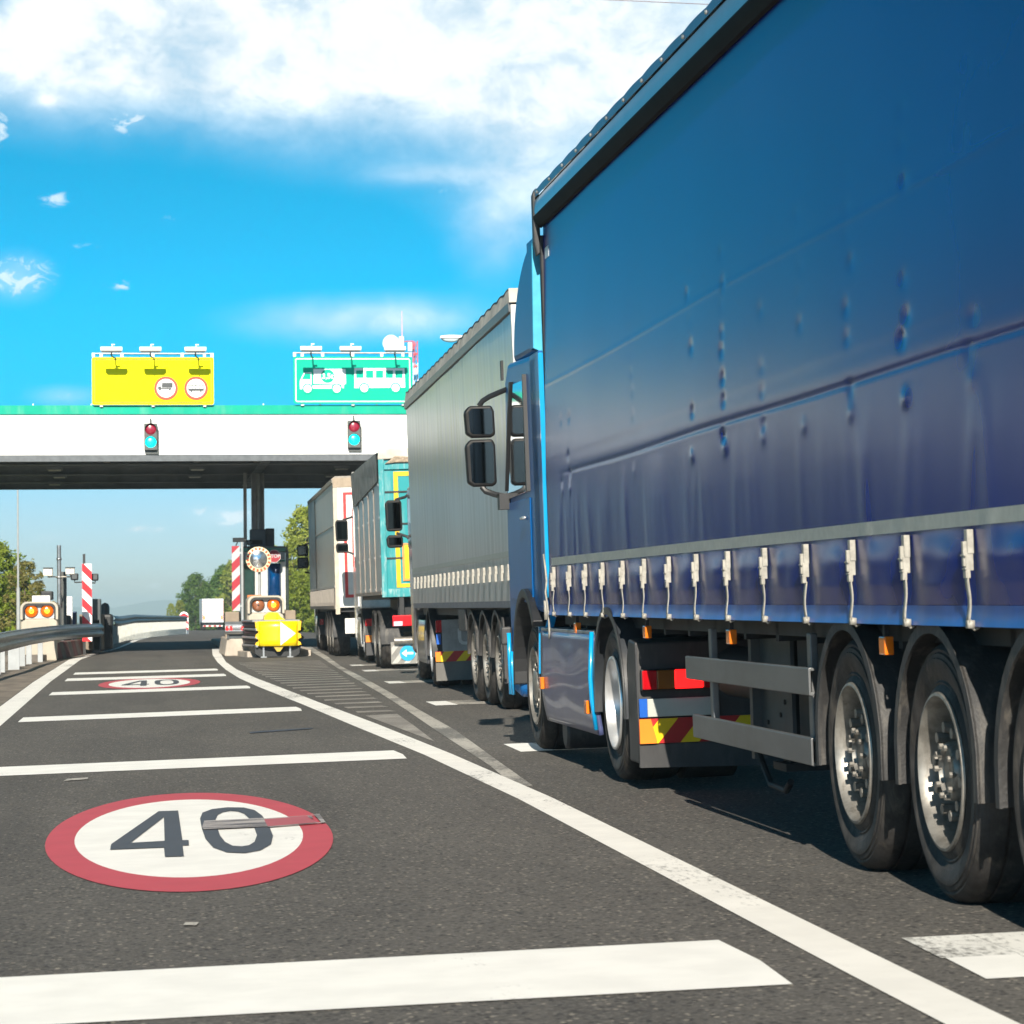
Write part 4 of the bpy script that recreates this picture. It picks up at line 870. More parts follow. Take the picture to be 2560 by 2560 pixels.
for (x, y, w_, d_) in ((-2.6, 4.6, .42, .5), (-2.6, 8.8, .40, .5), (1.35, 4.6, .42, .5), (1.35, 9.0, .40, .5), (-7.0, 4.6, .42, .5), (5.4, 4.6, .42, .5), (5.4, 9.0, .40, .5), (-2.9, 13.5, .4, .5)):
    b = MB(); b.box(x-w_/2, x+w_/2, y, y+d_, 5.12, 5.20); lo = b.build('soffit_light', M_beam, cn, bevel=.01); b = MB(); b.box(x-w_/2+.04, x+w_/2-.04, y-.02, y+d_-.04, 5.10, 5.119); b.build('diffuser', M_lampw, lo)
for x in (-1.55, 2.55, .9, 6.5):
    b = MB(); b.add([(x, .35, 5.45), (x+.16, .35, 5.45), (x+.50, 3.9, 5.30), (x+.34, 3.9, 5.30), (x, .35, 5.42), (x+.16, .35, 5.42), (x+.50, 3.9, 5.27), (x+.34, 3.9, 5.27)], [(0, 1, 2, 3), (7, 6, 5, 4), (0, 4, 5, 1), (1, 5, 6, 2), (2, 6, 7, 3), (3, 7, 4, 0)]); b.build('brace', mat('pale_brace', (.40, .40, .38), .5), cn)
b = MB()
for k in range(40): b.box(CX0+.5+k*1.5, CX0+.53+k*1.5, .02, .05, 6.57, 6.62)
b.build('edge_clips', M_alu, cn)
# column: H section plus a thinner pipe beside it
M_col = mat('column_grey', (.34, .35, .35), .5, metal=.2, var=.2, vs=2, dirt=.3, dcol=(.16, .16, .15))
cy = 9.2
for (name, xa, xb, ya, yb_) in (('column', 3.02, 3.40, cy, cy+.3),):
    b = MB(); b.box(xa, xa+.03, ya, yb_, .1, 5.24); b.box(xb-.03, xb, ya, yb_, .1, 5.24); b.box(xa+.03, xb-.03, ya+.12, ya+.15, .1, 5.24); b.tube([(3.23, ya+.02, .1), (3.23, ya+.02, 5.2)], .075, 12)
    b.box(xa-.05, xb+.05, ya-.05, yb_+.05, .08, .14); b.build('column', M_col, cn)
b = MB(); b.box(2.78, 2.88, cy, cy+.1, .1, 5.24); b.build('downpipe', M_col, cn)
for x in (-9.5, 10.5, 16.5): b = MB(); b.box(x-.2, x+.2, cy, cy+.3, gz(x, 82), 5.24); b.build('column', M_col, cn)

# ---------------- overhead signs
M_sy = mat('yellow_sign_face', (.95, .86, .0), .6, spec=.12, var=.03, vs=1.2); M_syb = mat('olive_border', (.22, .20, .0), .5)
M_sg = mat('green_sign_face', (.0, .42, .28), .6, spec=.15, var=.04, vs=1.2); M_sw = mat('white_sign_film', (.86, .88, .86), .5, var=.02); M_ink = mat('sign_ink', (.05, .055, .06), .5); M_sr = mat('sign_red', (.75, .06, .02), .45)
M_back = mat('sign_back', (.45, .46, .45), .5)
def rounded(x0, x1, z0, z1, r, n=6):
    o = []
    for (cx_, cz_, a0) in ((x1-r, z0+r, -90), (x1-r, z1-r, 0), (x0+r, z1-r, 90), (x0+r, z0+r, 180)):
        for k in range(n+1): a = R(a0+90*k/n); o.append((cx_+r*math.cos(a), cz_+r*math.sin(a)))
    return o
def outline(mb, x0, x1, z0, z1, r, w_, y0, y1):
    A_, B_ = rounded(x0, x1, z0, z1, r), rounded(x0+w_, x1-w_, z0+w_, z1-w_, max(.005, r-w_)); n = len(A_)
    v = [(p[0], y, p[1]) for y in (y0, y1) for L in (A_, B_) for p in L]
    f = []
    for i in range(n):
        j = (i+1) % n
        f += [(i, j, n+j, n+i), (2*n+i, 3*n+i, 3*n+j, 2*n+j), (i, 2*n+i, 2*n+j, j), (n+i, n+j, 3*n+j, 3*n+i)]
    mb.add(v, f)
def disc(mb, x, z, r, y0, y1, n=32): mb.lathe([(y0, .0005), (y0, r), (y1, r)], (x, 0, z), 'y', n)
def overhead(label, x0, z0, wd, ht, face, bord, bw, lamps, yoff=-.12):
    t = thing('overhead_sign', label, 'road sign', (x0, YC+yoff, z0), group='overhead signs on the toll roof')
    b = MB(); b.prism(rounded(0, wd, 0, ht, .06), 'y', -.03, .0); f = b.build('sign_panel', face, t)
    b = MB(); outline(b, .05, wd-.05, .045, ht-.045, .06, bw, -.035, -.0302); b.build('border', bord, f)
    b = MB(); b.box(.2, .28, .0, .06, -.05, ht+.1); b.box(wd-.28, wd-.2, .0, .06, -.05, ht+.1); b.box(wd/2-.04, wd/2+.04, .0, .06, -.05, ht+.1); b.build('post', M_alu, t)
    b = MB(); b.tube([(0, .05, ht+.10), (wd, .05, ht+.10)], .022, 8)
    for x in (.04, .78, 2.35, wd-.04): b.box(x-.04, x+.04, .02, .08, ht, ht+.12)
    b.build('lamp_rail', M_alu, t)
    for x in lamps:
        b = MB(); b.tube([(x+.10, .03, ht-.02), (x+.05, -.45, ht-.05), (x, -.85, ht-.03), (x, -.92, ht+.06)], .018, 8); am = b.build('lamp_arm', M_dark, t, True)
        b = MB(); b.tube([(x-.28, -.92, ht+.13), (x+.28, -.92, ht+.13)], .062, 12); b.tube([(x, -.92, ht+.16), (x+.03, -.92, ht+.25)], .012, 6); b.box(x+.0, x+.09, -.94, -.9, ht+.235, ht+.26); b.build('lamp_head', M_sw, am, True, autos=40)
        b = MB(); b.box(x-.25, x+.25, -.96, -.88, ht+.045, ht+.07); b.build('lamp_glass', M_ink, am)
    return t, f
ty_, fyel = overhead('bright yellow sign on the toll roof with two small red-ringed round emblems', -1.46, 6.575, 3.17, 1.25, M_sy, M_syb, .028, (.52, 1.52, 2.68))
K = .001972
def yu(x): return (x-165)*K
def yv(y): return (1060-y)*K
for cx_ in (1140, 1537):
    b = MB(); disc(b, yu(cx_), yv(840), 158*K, -.046, -.036); o = b.build('round_emblem', M_sr, fyel)
    b = MB(); disc(b, yu(cx_), yv(840), 124*K, -.050, -.0465); o2 = b.build('white_disc', M_sw, o)
def poly(mb, pts, y0=-.054, y1=-.0505, U=yu, V=yv): mb.prism([(U(a), V(c)) for a, c in pts], 'y', y0, y1)
b = MB(); poly(b, [(1085, 768), (1228, 768), (1228, 832), (1085, 832)]); poly(b, [(1025, 835), (1050, 815), (1075, 812), (1075, 850), (1030, 850)]); poly(b, [(1075, 836), (1210, 836), (1210, 852), (1075, 852)])
disc(b, yu(1060), yv(860), 14*K, -.054, -.0505, 12); disc(b, yu(1190), yv(860), 14*K, -.0545, -.0505, 12); b.build('lorry_symbol', M_ink, fyel)
b = shift(text_mb('3,5 t', .135, .0015), yu(1140), -.052, yv(915)); b.build('faint_figures', mat('faint_ink', (.62, .60, .55), .5), fyel)
b = MB(); poly(b, [(1432, 845), (1640, 845), (1640, 876), (1432, 876)]); disc(b, yu(1475), yv(880), 13*K, -.0545, -.0505, 12); disc(b, yu(1600), yv(880), 13*K, -.0545, -.0505, 12)
poly(b, [(1432, 796), (1640, 796), (1640, 806), (1432, 806)])
for x in (1432, 1480, 1530, 1585, 1634): poly(b, [(x, 806), (x+8, 806), (x+8, 845), (x, 845)])
b.build('bus_symbol', M_ink, fyel)
tg_, fgr = overhead('green sign on the toll roof with white lorry and bus pictures', 3.80, 6.60, 3.15, 1.25, M_sg, M_sw, .028, (.42, 1.45, 2.62))
K2 = .002191
def gu(x): return (x-160)*K2
def gv(y): return (1020-y)*K2
def gp_(mb, pts, y0=-.040, y1=-.0305): poly(mb, pts, y0, y1, gu, gv)
b = MB(); gp_(b, [(238, 740), (288, 645), (378, 640), (378, 845), (238, 845)]); gp_(b, [(402, 600), (790, 600), (795, 780), (770, 790), (768, 832), (740, 832), (740, 790), (402, 780)]); gp_(b, [(390, 800), (630, 800), (630, 838), (390, 838)]); b.build('lorry_symbol', M_sw, fgr)
b = MB(); gp_(b, [(262, 725), (298, 655), (368, 655), (368, 725)], -.044, -.0405); b.build('cab_window', M_sg, fgr)
b = MB(); disc(b, gu(572), gv(688), 82*K2, -.044, -.0405); b.build('round_mark', M_sg, fgr)
for x in (918, 1037, 1157, 1275, 1393): b = MB(); gp_(b, [(x, 618), (x+88, 618), (x+88, 708), (x, 708)], -.044, -.0405); b.build('bus_window', M_sg, fgr)
for x_, y_ in ((330, 838), (682, 838), (1015, 832), (1395, 828)): b = MB(); disc(b, gu(x_), gv(y_), 63*K2, -.044, -.0405); b.build('wheel_arch', M_sg, fgr)
b = MB(); gp_(b, [(895, 590), (1505, 590), (1512, 825), (895, 832)]); b.build('bus_symbol', M_sw, fgr)
for (x, y) in ((330, 838), (682, 838), (1015, 832), (1395, 828)): b = MB(); disc(b, gu(x), gv(y), 48*K2, -.048, -.0445); b.build('picture_wheel', M_sw, fgr)
b = shift(text_mb('3,5t', .20, .0015, .006), gu(572), -.0465, gv(690)); b.build('figures', M_sw, fgr)
# ---------------- traffic lights on the fascia
M_tl = mat('signal_housing', (.07, .08, .078), .5, var=.2, dirt=.3); M_tlk = mat('signal_hood', (.05, .055, .05), .5)
M_tg = mat('signal_green_on', (.0, .85, .85), .3, emit=(0.0, .95, .85), es=1.35); M_tr = mat('signal_red_off', (.26, .008, .03), .25, coat=.6, var=.1)
def signal(label, px_, py0, py1):
    x = ax(px_, py0, 72.6); z1 = azz(px_, py0, 72.6); h_ = z1-azz(px_, py1, 72.6)
    t = thing('traffic_light', label, 'traffic light', (x, YC-.02, z1-h_), group='traffic lights on the toll roof')
    b = MB(); b.box(-.17, .17, -.16, -.02, .0, h_); b.box(.14, .21, -.06, -.005, -.10, h_*.78); b.box(-.14, .2, -.05, -.005, -.10, .0); b.tube([(0, -.05, h_), (0, -.05, h_+.14)], .025, 8); hs_ = b.build('housing', M_tl, t, bevel=.015)
    for zz, mm, nm in ((h_*.78, M_tr, 'red_lens'), (h_*.30, M_tg, 'green_lens')):
        b = MB(); b.lathe([(-.19, .001), (-.185, .08), (-.165, .142), (-.16, .145)], (0, 0, zz), 'y', 28); ln = b.build(nm, mm, t, True)
        b = MB(); n = 18; v = []
        for k in range(n+1):
            a = R(-10+200*k/n)
            for yy in (-.155, -.26): v.append((.155*math.cos(a), yy+.0*k, zz+.155*math.sin(a)))
        b.add(v, [(2*k, 2*k+1, 2*k+3, 2*k+2) for k in range(n)]); o = b.build('hood', M_tlk, ln, True); o.modifiers.new('t', 'SOLIDIFY').thickness = .008
    return t
signal('traffic light showing green below the yellow sign', 376.5, 1057, 1124)
signal('traffic light showing green below the lorry and bus sign', 886.5, 1050, 1118)
# ================================================================== toll plaza furniture
def view(ox, oy, fac):
    def q(x, y, d): p = at(ox+x*fac, oy+y*fac, d); return p.x, p.z
    return q
vm = view(540, 1290, .19146); vl = view(0, 1300, .20706); vr = view(200, 1380, .20704)
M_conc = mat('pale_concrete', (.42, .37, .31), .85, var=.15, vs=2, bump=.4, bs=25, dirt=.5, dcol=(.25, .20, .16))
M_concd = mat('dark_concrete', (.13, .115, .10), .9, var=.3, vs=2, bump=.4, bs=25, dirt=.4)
M_podb = mat('beige_pod_shell', (.40, .36, .29), .6, var=.08, vs=2, dirt=.35, dcol=(.28, .24, .19))
M_lens_on = mat('amber_warning_lens', (.62, .10, .0), .2, var=.1, coat=.6, emit=(1, .16, .0), es=.22)
M_lens_ctr = mat('amber_lens_centre', (.9, .45, .02), .2, emit=(1, .55, .02), es=.9)
M_lens_off = mat('dull_amber_lens', (.24, .085, .035), .25, var=.15, coat=.5)
M_bk = mat('matt_black_box', (.012, .014, .016), .5, var=.2)
M_dgrey = mat('dark_grey_box', (.055, .065, .07), .5, var=.15, vs=3)
M_postw = mat('pale_grey_post', (.34, .36, .37), .5, metal=.1, var=.1, vs=3, dirt=.2)
M_galv = mat('galvanised_steel', (.34, .36, .375), .32, metal=.75, var=.12, vs=4, dirt=.3, dcol=(.12, .12, .12), rvar=.08)
M_galvd = mat('dirty_galvanised', (.12, .13, .14), .45, metal=.5, var=.2, vs=4, dirt=.4)
M_rs = mat('board_red', (.72, .005, .015), .4, var=.03); M_rw = mat('board_white', (.82, .82, .82), .45, var=.03); M_rsd = mat('board_dark_red', (.34, .006, .02), .45, var=.05); M_rwd = mat('board_grey_white', (.42, .43, .44), .5, var=.05)
# island slab with kerb
def polyslab(name, pts, z0, z1, m, bev=.02):
    mb = MB(); n = len(pts); v = [(x, y, gz(x, y)+z0) for x, y in pts]+[(x, y, gz(x, y)+z1) for x, y in pts]
    mb.add(v, [tuple(range(n))[::-1], tuple(range(n, 2*n))]+[(i, (i+1) % n, n+(i+1) % n, n+i) for i in range(n)]); return mb.build(name, m, bevel=bev)
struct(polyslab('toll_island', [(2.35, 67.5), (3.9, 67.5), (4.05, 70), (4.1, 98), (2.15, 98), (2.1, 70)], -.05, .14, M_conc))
# ---- crash cushion
yA = 66.0; xl_, zb_ = vm(560, 1700, yA); xr_, zt_ = vm(1065, 1370, yA)
ac = thing('crash_cushion', 'yellow and black crash cushion with a white arrow in front of the toll island', 'crash cushion', (xl_, yA, gz(3, yA)))
z0 = zb_-gz(3, yA); z1 = zt_-gz(3, yA); W_ = xr_-xl_
M_yel = mat('bright_yellow_plastic', (.90, .66, .0), .35, var=.03, coat=.2, dirt=.05, dcol=(.5, .4, .1))
def nose(u, v): return (W_*u, -.16*math.sin(math.pi*u)**.7, z0+(z1-z0)*v)
b = MB(); b.grid(nose, 24, 4); ns = b.build('nose_panel', M_yel, ac, True); md = ns.modifiers.new('t', 'SOLIDIFY'); md.thickness = .02
H = z1-z0
for side in (0, 1):
    b = MB(); s = -1 if side == 0 else 1; x0 = 0 if side == 0 else W_
    P = [(x0-s*.04, z0+.02)]
    for k in range(3): P += [(x0+s*.10, z0+H*(k+.08)/3+.02), (x0+s*.10, z0+H*(k+.5)/3+.0), (x0-s*.01, z0+H*(k+.72)/3), (x0-s*.01, z0+H*(k+.95)/3)]
    P = [(x0-s*.03, z0)]
    for k in range(3): P += [(x0+s*.09, z0+H*k/3+.03*(k == 0)), (x0+s*.07, z0+H*(k+.42)/3), (x0+s*.01, z0+H*(k+.6)/3), (x0+s*.01, z0+H*(k+.82)/3)] if k < 2 else [(x0+s*.07, z0+H*k/3-.02), (x0+s*.09, z0+H), ]
    P += [(x0-s*.03, z1)]
    b.prism(P, 'y', .0, .02); b.build('zigzag_edge', mat('golden_edge', (.78, .46, .0), .4, dirt=.2, dcol=(.3, .2, .05)), ac)
b = MB(); b.prism([(W_*.56, z0+.04), (W_*.56, z1-.05), (W_*.95, z0+H*.5)], 'y', -.19, -.165); 
b = MB()
def arrow(u, v):
    uu = .55+.40*u; hh = (1-u)*.5; vv = .5+(v-.5)*2*hh*.94; return (W_*uu, -.16*math.sin(math.pi*uu)**.7-.012, z0+H*vv)
b.grid(arrow, 12, 4); b.build('white_arrow', M_rw, ac, True)
M_fin = mat('grey_corrugated_side', (.30, .31, .32), .45, metal=.4, var=.1); 
b = MB()
def side(u, v):
    y = .02+3.6*u; x = -.02-.22*min(1, u*1.5)+.02*math.cos(v*6*math.pi); return (x, y, z0+H*v)
b.grid(side, 10, 36); b.grid(lambda u, v: (W_+.10+.05*math.cos(v*6*math.pi), .02+3.6*u, z0+H*v), 10, 36); b.build('corrugated_side', M_bk, ac, True)
b = MB()
for k in range(4):
    zz = z0+H*k/3
    b.tube([(-.045, .0, zz), (-.27, 2.4, zz), (-.27, 3.4, zz)], .032, 6)
b.build('pale_rib', M_fin, ac)
b = MB(); b.box(-.15, W_+.05, .03, 3.6, z1-.01, z1+.03); b.build('top_plate', mat('cushion_top', (.25, .26, .27), .45, metal=.2), ac)
b = MB(); b.prism([(.15*W_, z1+.03), (.17*W_, z1+.13), (.30*W_, z1+.22), (.5*W_, z1+.21), (.58*W_, z1+.10), (.70*W_, z1+.03)], 'y', .25, 1.0); b.tube([(.48*W_, .18, z1+.0), (.48*W_, .18, z1+.18)], .018, 8); b.build('lifting_cover', M_yel, ac, bevel=.03)
b = MB(); b.prism([(-.12, z0+.02), (-.10, .08), (.05, .0), (W_-.05, .0), (W_+.06, .08), (W_+.08, z0+.02)], 'y', .10, 3.6); b.build('base', M_bk, ac, bevel=.02)
b = MB(); b.prism([(W_*.36, z0), (W_*.46, z0-.13), (W_*.54, z0-.13), (W_*.64, z0)], 'y', -.10, -.02); b.build('pull_bracket', mat('old_yellow_metal', (.50, .36, .04), .5), ac)
for x in (.10, .78):
    b = MB(); b.box(W_*x, W_*x+.04, .0, .12, .0, z0); b.box(W_*x-.05, W_*x+.09, -.1, .04, .0, .03); b.box(W_*x-.0, W_*x+.04, -.05, .04, .03, .12); b.build('foot', M_galv, ac)
# ---- lamp pods
def pod(label, xc, y, ztop, wd, on_left, long=1.6):
    zg = gz(xc, y); h = ztop-zg
    t = thing('warning_light_pod', label, 'warning light', (xc, y, zg), group='warning light pods on the island noses')
    w2 = wd/2; rad = .17
    def outl(w_, top, bot, r): return [(-w_, bot)]+[(-w_+r-r*math.cos(R(a)), top-r+r*math.sin(R(a))) for a in range(0, 91, 15)]+[(w_-r+r*math.sin(R(a)), top-r+r*math.cos(R(a))) for a in range(0, 91, 15)]+[(w_, bot)]
    b = MB(); b.prism(outl(w2, h, h*.30, rad), 'y', .02, long); b.build('shell', M_podb, t, bevel=.02)
    b = MB(); b.prism([(-w2*.92, 0), (-w2*.96, h-.43), (w2*.96, h-.43), (w2*.92, 0)], 'y', -.06, .2); b.build('base', M_podb, t, bevel=.03)
    # raised hood round the lamp face
    A_, B_ = outl(w2, h, h-.44, rad), outl(w2-.06, h-.045, h-.44, rad-.03); n = len(A_)
    v = [(p[0], yy, p[1]) for yy in (-.14, .03) for L in (A_, B_) for p in L]; f = []
    for i in range(n-1): f += [(i, i+1, n+i+1, n+i), (2*n+i, 3*n+i, 3*n+i+1, 2*n+i+1), (i, 2*n+i, 2*n+i+1, i+1), (n+i, n+i+1, 3*n+i+1, 3*n+i)]
    b = MB(); b.add(v, f); b.build('hood', M_podb, t, bevel=.008)
    b = MB(); b.prism(outl(w2-.06, h-.045, h-.42, rad-.03), 'y', -.02, .01); b.build('lamp_face', mat('pod_face', (.50, .50, .47), .5), t)
    A_ = outl(w2-.062, h-.048, h-.42, rad-.03); B_ = outl(w2-.10, h-.10, h-.42, rad-.05); v = [(p[0], yy, p[1]) for yy in (-.13, -.021) for L in (A_, B_) for p in L]; f = []
    for i in range(n-1): f += [(i, i+1, n+i+1, n+i), (2*n+i, 3*n+i, 3*n+i+1, 2*n+i+1), (i, 2*n+i, 2*n+i+1, i+1), (n+i, n+i+1, 3*n+i+1, 3*n+i)]
    b = MB(); b.add(v, f); b.build('visor', M_bk, t)
    for s, on in ((-1, on_left), (1, True)):
        b = MB(); b.lathe([(-.10, .001), (-.098, .05), (-.085, .105), (-.06, .145), (-.02, .152)], (s*.19, 0, h-.235), 'y', 32); ln = b.build('lens', M_lens_on if on else M_lens_off, t, True)
        b = MB(); b.lathe([(-.11, .018), (-.106, .062)], (s*.19, 0, h-.235), 'y', 24); 
        if on: b.build('glow', M_lens_ctr, ln)
        b = MB(); b.lathe([(-.116, .001), (-.108, .022)], (s*.19, 0, h-.235), 'y', 14); b.build('bulb_cap', M_bk, ln)
        b = MB(); b.lathe([(-.03, .153), (-.03, .168), (-.0, .17)], (s*.19, 0, h-.235), 'y', 32); b.build('lens_rim', M_bk, ln)
    return t
x1, z1_ = vm(650, 1040, 69); pod('beige pod with one dull and one lit orange round lamp behind the yellow crash cushion', x1, 69, z1_, .92, False)
x1, z1_ = vl(475, 985, 69); pl_ = pod('beige pod with two lit orange round lamps behind the guard rail on the left', x1, 69, z1_, .92, True)
xa, za = vl(390, 915, 69.4); xb_, zb2 = vl(605, 985, 69.4)
b = MB(); b.box(xa, xb_, 69.3, 69.6, zb2-.02, za); tag(b.build('equipment_box', M_rw, bevel=.01), 'small white box on top of the left orange lamp pod', 'equipment box')
xa, za = vl(490, 860, 70); xb_, zb2 = vl(640, 935, 70)
b = MB(); b.box(xa, xb_, 69.9, 70.4, zb2-.06, za); tag(b.build('equipment_box', M_bk, bevel=.03), 'rounded black box behind the white box on the left lamp pod', 'equipment box')
# ---- concrete block and rail end on the island's left
x0, zz0 = vm(115, 1600, 69.5); x1, zz1 = vm(478, 1790, 69.5)
b = MB(); b.prism([(x0-.02, gz(2, 69)), (x0+.05, zz0), (x1+.08, zz0), (x1+.1, gz(2, 69))], 'y', 69.3, 75); tag(b.build('concrete_block', M_conc, bevel=.03), 'pinkish stained concrete block beside the crash cushion', 'concrete block')
rt = thing('rail_end', 'short double steel rail end with red reflectors over the stained concrete block', 'rail end', (x0, 69.2, 0))
xa, za = vm(130, 1380, 69.2); xb_, zb2 = vm(440, 1540, 69.2)
def wbeam(mb, P0, P1, zt, zb, depth=.08, n=1):
    pass
def wprof(h): return [(0.0, 0.0), (.03, .02*h/.31), (.08, .07*h/.31), (.08, .10*h/.31), (.02, .145*h/.31), (.02, .165*h/.31), (.08, .21*h/.31), (.08, .24*h/.31), (.03, .29*h/.31), (0, h)]
hB = za-zb2
b = MB(); pr = wprof(hB); b.prism([( -p[0], zb2+p[1]) for p in pr]+[(.0, za-.0)], 'x', 0, xb_-xa); b.build('beam', M_galv, rt, bevel=.0)
b = MB()
for k in (.02, .12, .40): b = MB(); b.prism([(k, zb2+hB*.33), (k+.05, zb2+hB*.30), (k+.06, zb2+hB*.50), (k+.0, zb2+hB*.66)], 'y', -.105, -.09); b.build('reflector', M_redon, rt)  # no lamps here: the reflectors' bright return is put in as emission
b = MB(); b.box(.05, .10, .05, .15, zz0-.01, za); b.box(.45, .50, .05, .15, zz0-.01, za); b.box(.1, .5, .1, .3, zz0-.005, zb2); b.build('post', M_dgrey, rt)
def striped(label, xa, xb_, za, zb2, y, red, white, right_down, pitch, grp=None):
    t = thing('hazard_board', label, 'hazard board', (xa, y, gz(xa, y)), group=grp); g0 = gz(xa, y); w_ = xb_-xa
    b = MB(); b.box(0, w_, 0, .03, zb2-g0, za-g0); bd = b.build('board', white, t)
    mb = MB(); n = int((za-zb2)/pitch)+3; sl_ = -1 if right_down else 1
    for k in range(-2, n+1):
        # slanted red bands clipped to the board
        zc_ = zb2-g0+k*pitch; hh = pitch*.5; rise = w_*1.0*sl_*(-1 if False else 1)
        P = [(0, zc_), (w_, zc_+rise), (w_, zc_+rise+hh), (0, zc_+hh)]
        def cl(P, val, keep):
            out = []
            for i in range(len(P)):
                a, c = P[i], P[(i+1) % len(P)]; ia, ic = keep(a[1], val), keep(c[1], val)
                if ia: out.append(a)
                if ia != ic: tt = (val-a[1])/(c[1]-a[1]); out.append((a[0]+(c[0]-a[0])*tt, val))
            return out
        P = cl(P, zb2-g0+.001, lambda a, v: a >= v)
        if P: P = cl(P, za-g0-.001, lambda a, v: a <= v)
        if len(P) > 2: mb.prism(P, 'y', -.004, -.0005)
    mb.build('red_stripes', red, bd)
    return t
xa, za = vm(205, 392, 69.9); xb_, zb2 = vm(315, 1240, 69.9)
st1 = striped('tall red and white striped board left of the toll booth', xa, xb_, za, zb2, 69.9, M_rsd, M_rwd, False, .48, 'striped hazard boards at the island noses')
xa2, za2 = vm(318, 340, 70); xb2, zb3 = vm(345, 870, 70); gg = gz(xa, 69.9)
b = MB(); b.tube([(xb_-xa+.06, .06, .1), (xb_-xa+.06, .06, za2-gg)], .035, 10); b.box(xb_-xa-.02, xb_-xa+.08, .03, .08, zb2-gg+.1, zb2-gg+.15); b.box(xb_-xa-.02, xb_-xa+.08, .03, .08, za-gg-.2, za-gg-.15); b.build('post', M_postw, st1, True, autos=40)
xa, za = vl(990, 530, 77); xb_, zb2 = vl(1112, 1465, 77)
st2_ = striped('bright red and white striped board rising behind the left guard rail', xa, xb_, za, zb2, 77, M_rs, M_rw, True, .485, 'striped hazard boards at the island noses')
gg = gz(xa, 77); xc_, zt2 = vl(1010, 410, 77)
b = MB(); b.box(.02, .09, .035, .10, 0, zt2-gg); b.build('post', M_bk, st2_)
# cameras / lamps beside the left board
for i, (za_, zb_i, ya, yb_i, lab) in enumerate(((855, 948, 645, 728, 'small black spotlight left of the bright striped board'), (1108, 1190, 648, 735, 'small black spotlight right of the bright striped board'))):
    x0, zz0 = vl(za_, yb_i, 77.4); x1, zz1 = vl(zb_i, ya, 77.4)
    t = thing('spotlight', lab, 'spotlight', ((x0+x1)/2, 77.3, (zz0+zz1)/2), group='black spotlights by the striped board'); w_ = (x1-x0)/2; h_ = (zz1-zz0)/2
    b = MB(); b.box(-w_, w_, -.06, .12, -h_, h_); b.build('housing', M_bk, t, bevel=.03); b = MB(); b.box(-w_*.6, w_*.6, -.068, -.061, -h_*.6, h_*.6); b.build('glass', M_dgrey, t)
    xb__ = vl(1010, 745, 77.4); b = MB(); b.tube([(0, .05, -h_), (0, .05, -h_-.06), (xb__[0]-(x0+x1)/2, .05, -h_-.05)], .018, 8); b.build('bracket', M_bk, t)
# ---- mirror on a post
xm, zm = vm(555, 567, 70.95)
tm = thing('traffic_mirror', 'round convex mirror with a cream rim and red marks in front of the toll booth', 'traffic mirror', (xm, 70.95, gz(xm, 71)))
hm = zm-gz(xm, 71)
b = MB(); b.lathe([(-.05, .225), (-.035, .318), (-.01, .325), (.03, .30), (.05, .001)], (0, 0, hm), 'y', 48); b.build('rim', mat('cream_rim', (.75, .66, .42), .5), tm, True, autos=40)
b = MB(); b.lathe([(-.085, .001), (-.080, .08), (-.068, .16), (-.052, .226)], (0, 0, hm), 'y', 48); b.build('mirror', mat('convex_mirror', (.50, .52, .54), .12, metal=.9, var=.25, vs=9, bump=.15, bs=14), tm, True)
b = MB()
for k in range(18):
    a = 2*math.pi*(k+.2)/18; c, s = math.cos(a), math.sin(a); r0, r1 = .245, .305; tt = .026
    pts = [(r0*c-tt*s, r0*s+tt*c), (r1*c-tt*s, r1*s+tt*c), (r1*c+tt*s, r1*s-tt*c), (r0*c+tt*s, r0*s-tt*c)]
    b.prism([(p[0], hm+p[1]) for p in pts], 'y', -.056, -.035)
b.build('red_marks', mat('red_mark', (.75, .08, .03), .4), tm)
b = MB(); b.tube([(.02, .10, 0.1), (.02, .10, hm)], .032, 10); b.box(-.02, .06, .04, .10, hm-.03, hm+.03); b.build('post', M_postw, tm, True, autos=40)
# ---- booth
yB = 78.0
def bx(px_, py_, d=yB): return vm(px_, py_, d)
x0, zt_b = bx(340, 397); x1, _ = bx(942, 500); gB = gz(3, yB)
bt = thing('toll_booth', 'narrow green-framed glass toll booth under the canopy column', 'toll booth', (x0, yB, gB)); W_ = x1-x0; H = zt_b-gB
M_bg = mat('booth_green', (.0, .13, .075), .35, var=.1, coat=.3); M_bgd = mat('booth_dark_frame', (.012, .025, .022), .35, coat=.3)
def lz(py_): return bx(500, py_)[1]-gB
def lx_(px_): return bx(px_, 500)[0]-x0
b = MB(); b.prism([(0, lz(450)), (0, H-.02), (.05, H), (W_-.12, H), (W_-.03, H-.04), (W_, H-.14), (W_, lz(455))], 'y', -.1, 3.2); b.build('roof', M_bgd, bt, bevel=.02)
b = MB(); b.box(.02, W_-.08, -.13, -.101, lz(468), lz(420)); b.box(.02, W_-.08, -.03, -.0, lz(612), lz(575)); b.build('green_fascia', M_bg, bt, bevel=.005)
b = MB(); b.box(.0, .07, -.02, 3.1, .1, lz(450)); b.box(W_-.07, W_+.01, -.04, 3.1, .1, lz(455)); b.box(lx_(490), lx_(505), -.05, .0, .1, lz(640)); b.box(.0, W_, 3.0, 3.1, .1, .9); b.build('frame', M_bgd, bt, bevel=.008)
b = MB(); b.box(.07, lx_(490), .02, .05, lz(1100), lz(620)); b.build('side_glass', mat('booth_glass', (.02, .05, .045), .05, coat=1.0), bt)
b = MB(); b.box(.07, W_-.07, .0, .04, .1, lz(1040)); b.build('lower_panel', M_bgd, bt)
b = MB(); b.box(lx_(350), lx_(900), -.02, .02, lz(572), lz(470)); b.build('upper_panel', mat('booth_grey_panel', (.22, .25, .25), .4), bt)
